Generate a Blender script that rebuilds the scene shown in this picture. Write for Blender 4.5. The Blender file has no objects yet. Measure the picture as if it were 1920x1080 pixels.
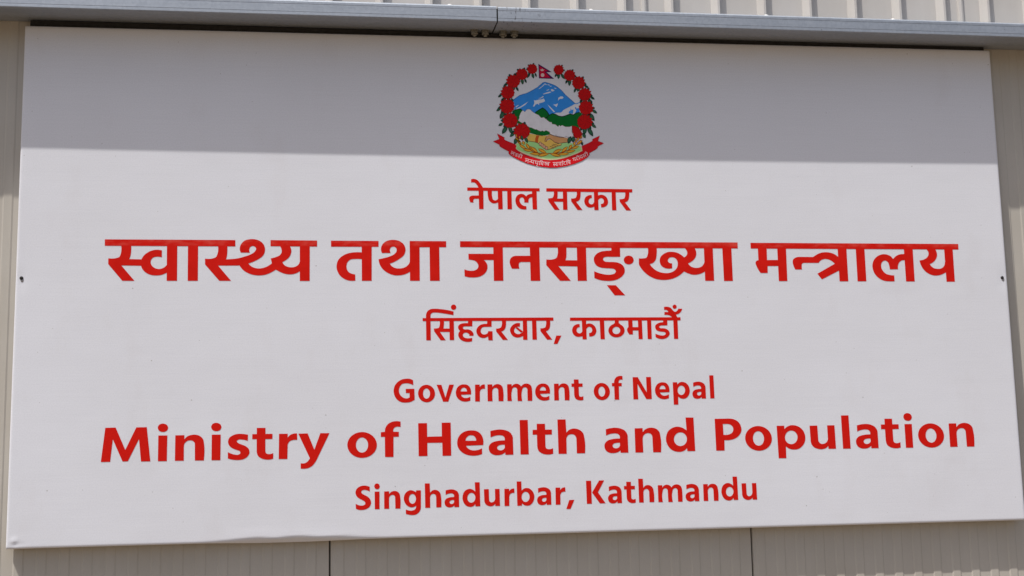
import bpy, bmesh, math, random
from mathutils import Vector, Matrix
from mathutils.geometry import delaunay_2d_cdt

scene = bpy.context.scene
COL = scene.collection
Z0 = 1.5                 # height of the sign's lower edge above the ground

# ---------------------------------------------------------------- camera
cam_data = bpy.data.cameras.new("camera")
cam_data.sensor_width = 36.0
cam_data.lens = 2256.0 * 36.0 / 1920.0
cam_data.clip_start = 0.05
cam_data.clip_end = 2000.0
cam = bpy.data.objects.new("camera", cam_data)
COL.objects.link(cam)
fwd = Vector((0.1304604, 0.9820059, 0.1365451)).normalized()
up = Vector((0.0016205, -0.1379332, 0.9904402))
right = fwd.cross(up).normalized()
up = right.cross(fwd).normalized()
cam.matrix_world = Matrix(((right.x, up.x, -fwd.x, 0.773599), (right.y, up.y, -fwd.y, -2.870216),
                           (right.z, up.z, -fwd.z, 0.189312 + Z0), (0, 0, 0, 1)))
scene.camera = cam

# ---------------------------------------------------------------- daylight
to_sun = Vector((-1.25, -1.0, 3.31)).normalized()
elev = math.asin(to_sun.z)
azim = math.atan2(to_sun.x, to_sun.y)
world = bpy.data.worlds.new("World")
scene.world = world
world.use_nodes = True
wn = world.node_tree.nodes
wl = world.node_tree.links
wn.clear()
w_out = wn.new("ShaderNodeOutputWorld")
w_bg = wn.new("ShaderNodeBackground")
w_sky = wn.new("ShaderNodeTexSky")
w_sky.sky_type = 'NISHITA'
w_sky.sun_disc = False
w_sky.sun_elevation = elev
w_sky.sun_rotation = azim
w_sky.air_density = 1.0
w_sky.dust_density = 3.0
w_bg.inputs["Strength"].default_value = 0.12
wl.new(w_sky.outputs[0], w_bg.inputs[0])
wl.new(w_bg.outputs[0], w_out.inputs[0])
sun_data = bpy.data.lights.new("sun", 'SUN')
sun_data.energy = 4.35
sun_data.angle = math.radians(0.5)
sun_data.color = (1.0, 0.968, 0.925)
sun = bpy.data.objects.new("sun", sun_data)
COL.objects.link(sun)
sun.rotation_euler = (-to_sun).to_track_quat('-Z', 'Y').to_euler()
scene.view_settings.view_transform = 'Standard'
scene.view_settings.look = 'None'
scene.view_settings.exposure = 0.0
scene.view_settings.gamma = 1.0

# ---------------------------------------------------------------- materials
def new_mat(name, rough=0.5, metal=0.0, spec=0.5):
    m = bpy.data.materials.new(name)
    m.use_nodes = True
    nt = m.node_tree
    b = nt.nodes["Principled BSDF"]
    b.inputs["Roughness"].default_value = rough
    b.inputs["Metallic"].default_value = metal
    b.inputs["Specular IOR Level"].default_value = spec
    return m, nt, b

def coords(nt, scale, kind="Object"):
    tc = nt.nodes.new("ShaderNodeTexCoord")
    mp = nt.nodes.new("ShaderNodeMapping")
    mp.inputs["Scale"].default_value = scale
    nt.links.new(tc.outputs[kind], mp.inputs[0])
    return mp.outputs[0]

def noise(nt, vec, scale, detail=3.0, rough=0.55):
    n = nt.nodes.new("ShaderNodeTexNoise")
    n.inputs["Scale"].default_value = scale
    n.inputs["Detail"].default_value = detail
    n.inputs["Roughness"].default_value = rough
    nt.links.new(vec, n.inputs["Vector"])
    return n.outputs["Fac"]

def ramp(nt, fac, stops):
    r = nt.nodes.new("ShaderNodeValToRGB")
    els = r.color_ramp.elements
    while len(els) < len(stops):
        els.new(0.5)
    for e, (p, c) in zip(els, stops):
        e.position = p
        e.color = (*c, 1.0) if len(c) == 3 else c
    nt.links.new(fac, r.inputs[0])
    return r.outputs[0]

def mix(nt, kind, fac, a, b):
    n = nt.nodes.new("ShaderNodeMix")
    n.data_type = 'RGBA'
    n.blend_type = kind
    for sock, v in ((n.inputs[0], fac), (n.inputs[6], a), (n.inputs[7], b)):
        if hasattr(v, "is_linked"):
            nt.links.new(v, sock)
        elif isinstance(v, (int, float)):
            sock.default_value = v
        else:
            sock.default_value = (*v, 1.0)
    return n.outputs[2]

def bump(nt, b, height, strength, dist):
    n = nt.nodes.new("ShaderNodeBump")
    n.inputs["Strength"].default_value = strength
    n.inputs["Distance"].default_value = dist
    nt.links.new(height, n.inputs["Height"])
    nt.links.new(n.outputs[0], b.inputs["Normal"])
    return n

def mat_flat(name, rgb, rough=0.6, spec=0.06, mottle=0.06):
    """printed ink with a slightly uneven lay-down"""
    m, nt, b = new_mat(name, rough, 0.0, spec)
    f = noise(nt, coords(nt, (1, 1, 1)), 60.0, 4.0)
    lo = tuple(c * (1 - mottle) for c in rgb)
    hi = tuple(min(1, c * (1 + mottle)) for c in rgb)
    nt.links.new(ramp(nt, f, [(0.3, lo), (0.7, hi)]), b.inputs["Base Color"])
    return m

def mat_panel():
    """stretched white flex sheet: woven scrim showing as faint horizontal threads, a few specks of dirt"""
    m, nt, b = new_mat("white_flex_sheet", 0.5, 0.0, 0.35)
    thread = noise(nt, coords(nt, (5, 1, 520)), 1.0, 2.0)
    c = ramp(nt, thread, [(0.25, (0.785, 0.793, 0.835)), (0.75, (0.817, 0.825, 0.867))])
    cloud = noise(nt, coords(nt, (1, 1, 1)), 2.3, 5.0)
    c = mix(nt, 'MULTIPLY', 1.0, c, ramp(nt, cloud, [(0.3, (0.955, 0.95, 0.945)), (0.7, (1.0, 1.0, 1.0))]))
    speck = noise(nt, coords(nt, (1, 1, 1)), 130.0, 0.0)
    c = mix(nt, 'MULTIPLY', 1.0, c, ramp(nt, speck, [(0.12, (0.7, 0.68, 0.66)), (0.15, (1, 1, 1))]))
    grain = noise(nt, coords(nt, (1, 1, 1)), 320.0, 3.0)
    c = mix(nt, 'MULTIPLY', 1.0, c, ramp(nt, grain, [(0.3, (0.925, 0.925, 0.93)), (0.7, (1.0, 1.0, 1.0))]))
    smudge = noise(nt, coords(nt, (1, 1, 0.5)), 7.0, 6.0, 0.65)
    c = mix(nt, 'MULTIPLY', 1.0, c, ramp(nt, smudge, [(0.30, (0.97, 0.962, 0.955)), (0.45, (1.0, 1.0, 1.0))]))
    nt.links.new(c, b.inputs["Base Color"])
    wave = noise(nt, coords(nt, (1, 1, 1.6)), 3.5, 3.0)
    bump(nt, b, wave, 1.0, 0.0013)
    return m

def mat_red(name, patchy):
    m, nt, b = new_mat(name, 0.55, 0.0, 0.05)
    f = noise(nt, coords(nt, (1, 1, 1)), 22.0, 5.0)
    c = ramp(nt, f, [(0.3, (0.60, 0.010, 0.005)), (0.7, (0.69, 0.014, 0.008))])
    if patchy:
        # head-line of the big row: lighter red in patches
        tc = nt.nodes.new("ShaderNodeTexCoord")
        sp = nt.nodes.new("ShaderNodeSeparateXYZ")
        nt.links.new(tc.outputs["Object"], sp.inputs[0])
        band = ramp(nt, sp.outputs["Z"], [(0.0, (0, 0, 0)), (1.0, (0, 0, 0))])
        mr = nt.nodes.new("ShaderNodeMapRange")
        mr.inputs["From Min"].default_value = 0.0845
        mr.inputs["From Max"].default_value = 0.0885
        nt.links.new(sp.outputs["Z"], mr.inputs[0])
        p = noise(nt, coords(nt, (1, 1, 2.2)), 17.0, 6.0, 0.65)
        patch = ramp(nt, p, [(0.46, (0, 0, 0)), (0.66, (0.38, 0.38, 0.38))])
        k = mix(nt, 'MULTIPLY', 1.0, patch, mr.outputs[0])
        c = mix(nt, 'MIX', k, c, (0.80, 0.16, 0.12))
    nt.links.new(c, b.inputs["Base Color"])
    return m

def mat_wall(name, rgb, streak=0.035):
    m, nt, b = new_mat(name, 0.42, 0.0, 0.45)
    s = noise(nt, coords(nt, (38, 1, 1.4)), 1.0, 4.0)
    d = noise(nt, coords(nt, (1, 1, 1)), 5.0, 5.0)
    lo = tuple(c * (1 - streak) for c in rgb)
    c = ramp(nt, s, [(0.3, lo), (0.7, rgb)])
    c = mix(nt, 'MULTIPLY', 1.0, c, ramp(nt, d, [(0.3, (0.93, 0.92, 0.90)), (0.65, (1, 1, 1))]))
    g = noise(nt, coords(nt, (1, 1, 1)), 500.0, 2.0)
    c = mix(nt, 'MULTIPLY', 1.0, c, ramp(nt, g, [(0.3, (0.95, 0.95, 0.95)), (0.7, (1, 1, 1))]))
    nt.links.new(c, b.inputs["Base Color"])
    bump(nt, b, d, 0.35, 0.002)
    return m

def mat_steel():
    """galvanised steel: faint spangle, rolling streaks, a few scuffs"""
    m, nt, b = new_mat("galvanised_steel", 0.6, 0.5, 0.5)
    v = nt.nodes.new("ShaderNodeTexVoronoi")
    v.inputs["Scale"].default_value = 160.0
    nt.links.new(coords(nt, (1, 1, 1)), v.inputs["Vector"])
    c = ramp(nt, v.outputs["Color"], [(0.0, (0.345, 0.38, 0.43)), (1.0, (0.41, 0.445, 0.495))])
    s = noise(nt, coords(nt, (3, 40, 90)), 1.0, 5.0)
    c = mix(nt, 'MULTIPLY', 1.0, c, ramp(nt, s, [(0.3, (0.86, 0.87, 0.88)), (0.65, (1, 1, 1))]))
    d = noise(nt, coords(nt, (1, 1, 1)), 75.0, 6.0, 0.7)
    c = mix(nt, 'MULTIPLY', 1.0, c, ramp(nt, d, [(0.27, (0.35, 0.35, 0.36)), (0.33, (1, 1, 1))]))
    nt.links.new(c, b.inputs["Base Color"])
    # scuffs where the second length was knocked into place beside the joint
    tc = nt.nodes.new("ShaderNodeTexCoord")
    sp = nt.nodes.new("ShaderNodeSeparateXYZ")
    nt.links.new(tc.outputs["Object"], sp.inputs[0])
    near = ramp(nt, sp.outputs["X"], [(0.0, (0, 0, 0)), (0.004, (1, 1, 1)), (0.05, (1, 1, 1)), (0.13, (0, 0, 0))])
    mp = nt.nodes.new("ShaderNodeMapping")
    mp.inputs["Rotation"].default_value = (0, 0.9, 0)
    mp.inputs["Scale"].default_value = (170, 60, 60)
    nt.links.new(tc.outputs["Object"], mp.inputs[0])
    k = mix(nt, 'MULTIPLY', 1.0, near, ramp(nt, noise(nt, mp.outputs[0], 1.0, 3.0), [(0.60, (0, 0, 0)), (0.67, (0.75, 0.75, 0.75))]))
    c = mix(nt, 'MIX', k, c, (0.10, 0.10, 0.11))
    nt.links.new(c, b.inputs["Base Color"])
    r = ramp(nt, s, [(0.2, (0.66, 0.66, 0.66)), (0.8, (0.52, 0.52, 0.52))])
    nt.links.new(r, b.inputs["Roughness"])
    bump(nt, b, d, 0.15, 0.001)
    return m

def mat_ground():
    m, nt, b = new_mat("dusty_concrete", 0.9, 0.0, 0.2)
    a = noise(nt, coords(nt, (1, 1, 1)), 0.8, 8.0, 0.6)
    c = ramp(nt, a, [(0.3, (0.145, 0.106, 0.070)), (0.7, (0.215, 0.160, 0.105))])
    nt.links.new(c, b.inputs["Base Color"])
    bump(nt, b, noise(nt, coords(nt, (1, 1, 1)), 30.0, 6.0), 0.4, 0.01)
    return m

M = {}
M['panel'] = mat_panel()
M['red'] = mat_red("red_vinyl", False)
M['red_patchy'] = mat_red("red_vinyl_patchy", True)
M['wall'] = mat_wall("beige_panel_paint", (0.53, 0.495, 0.435))
M['clad'] = mat_wall("offwhite_sheet_paint", (0.575, 0.545, 0.51), 0.04)
M['steel'] = mat_steel()
M['ground'] = mat_ground()
m, nt, b = new_mat("zinc_bolt", 0.45, 0.7); M['zinc'] = m
nt.links.new(ramp(nt, noise(nt, coords(nt, (1, 1, 1)), 300.0, 4.0), [(0.3, (0.20, 0.19, 0.155)), (0.7, (0.34, 0.325, 0.275))]), b.inputs["Base Color"])
m, nt, b = new_mat("black_screw", 0.5, 0.3); M['screw'] = m
nt.links.new(ramp(nt, noise(nt, coords(nt, (1, 1, 1)), 400.0, 3.0), [(0.3, (0.012, 0.010, 0.010)), (0.7, (0.03, 0.027, 0.025))]), b.inputs["Base Color"])
m, nt, b = new_mat("grey_washer", 0.5, 0.2); M['washer'] = m
nt.links.new(ramp(nt, noise(nt, coords(nt, (1, 1, 1)), 300.0, 3.0), [(0.3, (0.22, 0.21, 0.21)), (0.7, (0.34, 0.33, 0.33))]), b.inputs["Base Color"])
m, nt, b = new_mat("white_screw_cap", 0.35); M['cap'] = m
nt.links.new(ramp(nt, noise(nt, coords(nt, (1, 1, 1)), 200.0, 3.0), [(0.3, (0.70, 0.69, 0.66)), (0.7, (0.8, 0.79, 0.77))]), b.inputs["Base Color"])
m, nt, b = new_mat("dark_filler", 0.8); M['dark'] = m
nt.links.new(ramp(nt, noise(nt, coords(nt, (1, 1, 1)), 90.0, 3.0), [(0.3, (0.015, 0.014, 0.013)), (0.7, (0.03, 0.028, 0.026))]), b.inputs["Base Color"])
INK = {'blue': (0.045, 0.29, 0.80), 'snow': (0.72, 0.76, 0.84), 'green': (0.006, 0.16, 0.026), 'black': (0.008, 0.02, 0.02), 'brown': (0.20, 0.10, 0.06),
       'white': (0.78, 0.77, 0.80), 'cream': (0.80, 0.70, 0.42), 'lightgreen': (0.40, 0.76, 0.29), 'ochre': (0.84, 0.55, 0.12), 'tan': (0.70, 0.36, 0.15),
       'bracelet': (0.62, 0.12, 0.025), 'pink': (0.78, 0.42, 0.26), 'rust': (0.36, 0.06, 0.008), 'wheat': (0.85, 0.44, 0.045), 'leafdark': (0.018, 0.062, 0.045),
       'leafmid': (0.05, 0.18, 0.085), 'darkred': (0.33, 0.008, 0.010), 'red': (0.57, 0.009, 0.010), 'navy': (0.07, 0.008, 0.09), 'crimson': (0.62, 0.010, 0.05),
       'pinkwhite': (0.82, 0.60, 0.58), 'pinkwhite2': (0.84, 0.66, 0.68), 'deepblue': (0.03, 0.15, 0.45), 'maroon': (0.36, 0.008, 0.03), 'ribred': (0.70, 0.012, 0.018)}
for k, rgb in INK.items():
    M['ink_' + k] = mat_flat(k + "_ink", rgb)

# ---------------------------------------------------------------- helpers
def obj(name, mesh, mats, parent=None, loc=(0, 0, 0)):
    for mm in (mats if isinstance(mats, (list, tuple)) else [mats]):
        if mesh.materials.find(mm.name) < 0:
            mesh.materials.append(mm)
    o = bpy.data.objects.new(name, mesh)
    COL.objects.link(o)
    o.location = loc
    if parent is not None:
        o.parent = parent
    return o

def empty(name, loc, label, cat, group=None):
    o = bpy.data.objects.new(name, None)
    COL.objects.link(o)
    o.location = loc
    tag(o, label, cat, group)
    return o

def tag(o, label, cat, group=None):
    o["label"] = label
    o["category"] = cat
    if group:
        o["group"] = group

def mesh_from(name, verts, faces, smooth=False):
    me = bpy.data.meshes.new(name)
    me.from_pydata([tuple(v) for v in verts], [], faces)
    me.validate()
    bm = bmesh.new()
    bm.from_mesh(me)
    bmesh.ops.recalc_face_normals(bm, faces=bm.faces)
    bm.to_mesh(me)
    bm.free()
    if smooth:
        for p in me.polygons:
            p.use_smooth = True
    return me

def sweep_x(profile, x0, x1, closed=True, nx=1):
    """extrude a (y, z) outline along X"""
    n = len(profile)
    xs = [x0 + (x1 - x0) * i / nx for i in range(nx + 1)]
    V = [(x, y, z) for x in xs for (y, z) in profile]
    F = []
    for i in range(nx):
        for j in range(n if closed else n - 1):
            a, b_ = i * n + j, i * n + (j + 1) % n
            F.append((a, b_, b_ + n, a + n))
    if closed:
        F.append(tuple(range(n)))
        F.append(tuple(range(nx * n, nx * n + n)))
    return V, F

def lathe(profile, seg, axis='Z'):
    """profile: list of (radius, height); closed with caps"""
    V, F = [], []
    for r, h in profile:
        for i in range(seg):
            a = 2 * math.pi * (i + 0.5) / seg
            x, y = r * math.cos(a), r * math.sin(a)
            V.append((x, y, h) if axis == 'Z' else (x, h, y))
    for k in range(len(profile) - 1):
        for i in range(seg):
            a, b_ = k * seg + i, k * seg + (i + 1) % seg
            F.append((a, b_, b_ + seg, a + seg))
    F.append(tuple(range(seg)))
    F.append(tuple(range((len(profile) - 1) * seg, len(profile) * seg)))
    return V, F

def parse(text):
    """'x,y x,y~ ...|!x,y ...' -> list of (is_hole, sampled outline); ~ marks a smooth point"""
    out = []
    for part in text.split('|'):
        hole = part.startswith('!')
        pts = []
        body = part[1:] if hole else part
        for t in body.split():
            s = t.endswith('~')
            x, y = t.rstrip('~').split(',')
            pts.append((float(x), float(y), s))
        n = len(pts)
        poly = []
        for i in range(n):
            p1, p2 = pts[i], pts[(i + 1) % n]
            poly.append((p1[0], p1[1]))
            if not (p1[2] or p2[2]):
                continue
            p0 = pts[i - 1] if p1[2] else None
            p3 = pts[(i + 2) % n] if p2[2] else None
            a, b_ = Vector(p1[:2]), Vector(p2[:2])
            d = (b_ - a).length or 1.0
            def tangent(q0, q1, q2):
                u, w = Vector(q1[:2]) - Vector(q0[:2]), Vector(q2[:2]) - Vector(q1[:2])
                lu, lw = max(u.length, 1e-6), max(w.length, 1e-6)
                return (u / lu * lw + w / lw * lu) / (lu + lw)
            t1 = tangent(p0, p1, p2) * d if p0 else None
            t2 = tangent(p1, p2, p3) * d if p3 else None
            if t1 is None:
                t1 = (b_ - a) * 1.5 - t2 * 0.5
            if t2 is None:
                t2 = (b_ - a) * 1.5 - t1 * 0.5
            for k in range(1, 4):
                t = k / 4.0
                h = (2*t**3 - 3*t**2 + 1) * a + (t**3 - 2*t**2 + t) * t1 + (-2*t**3 + 3*t**2) * b_ + (t**3 - t**2) * t2
                poly.append((h.x, h.y))
        out.append((hole, poly))
    return out

def inside(poly, x, y):
    c = False
    n = len(poly)
    j = n - 1
    for i in range(n):
        xi, yi = poly[i]
        xj, yj = poly[j]
        if (yi > y) != (yj > y) and x < (xj - xi) * (y - yi) / (yj - yi) + xi:
            c = not c
        j = i
    return c

def fill(outlines, ox, oy, k):
    """union of the outlines minus the holes -> flat triangles in (x, z), facing -Y"""
    V, Ed = [], []
    for _, poly in outlines:
        s = len(V)
        n = len(poly)
        V += [Vector(p) for p in poly]
        Ed += [(s + i, s + (i + 1) % n) for i in range(n)]
    ov, oe, of, *_ = delaunay_2d_cdt(V, Ed, [], 0, 1e-4)
    F = []
    for f in of:
        cx = sum(ov[i].x for i in f) / len(f)
        cy = sum(ov[i].y for i in f) / len(f)
        if any(inside(p, cx, cy) for h, p in outlines if not h) and not any(inside(p, cx, cy) for h, p in outlines if h):
            a, b_, c = ov[f[0]], ov[f[1]], ov[f[2]]
            if (b_ - a).cross(c - a) < 0:
                f = f[::-1]
            F.append(tuple(f))
    used = sorted({i for f in F for i in f})
    idx = {v: i for i, v in enumerate(used)}
    verts = [((ov[i].x - ox) * k, 0.0, (ov[i].y - oy) * k) for i in used]
    return verts, [tuple(idx[i] for i in f) for f in F]

def flat_mesh(name, verts, faces):
    me = bpy.data.meshes.new(name)
    me.from_pydata(verts, [], faces)
    me.update()
    return me

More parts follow.
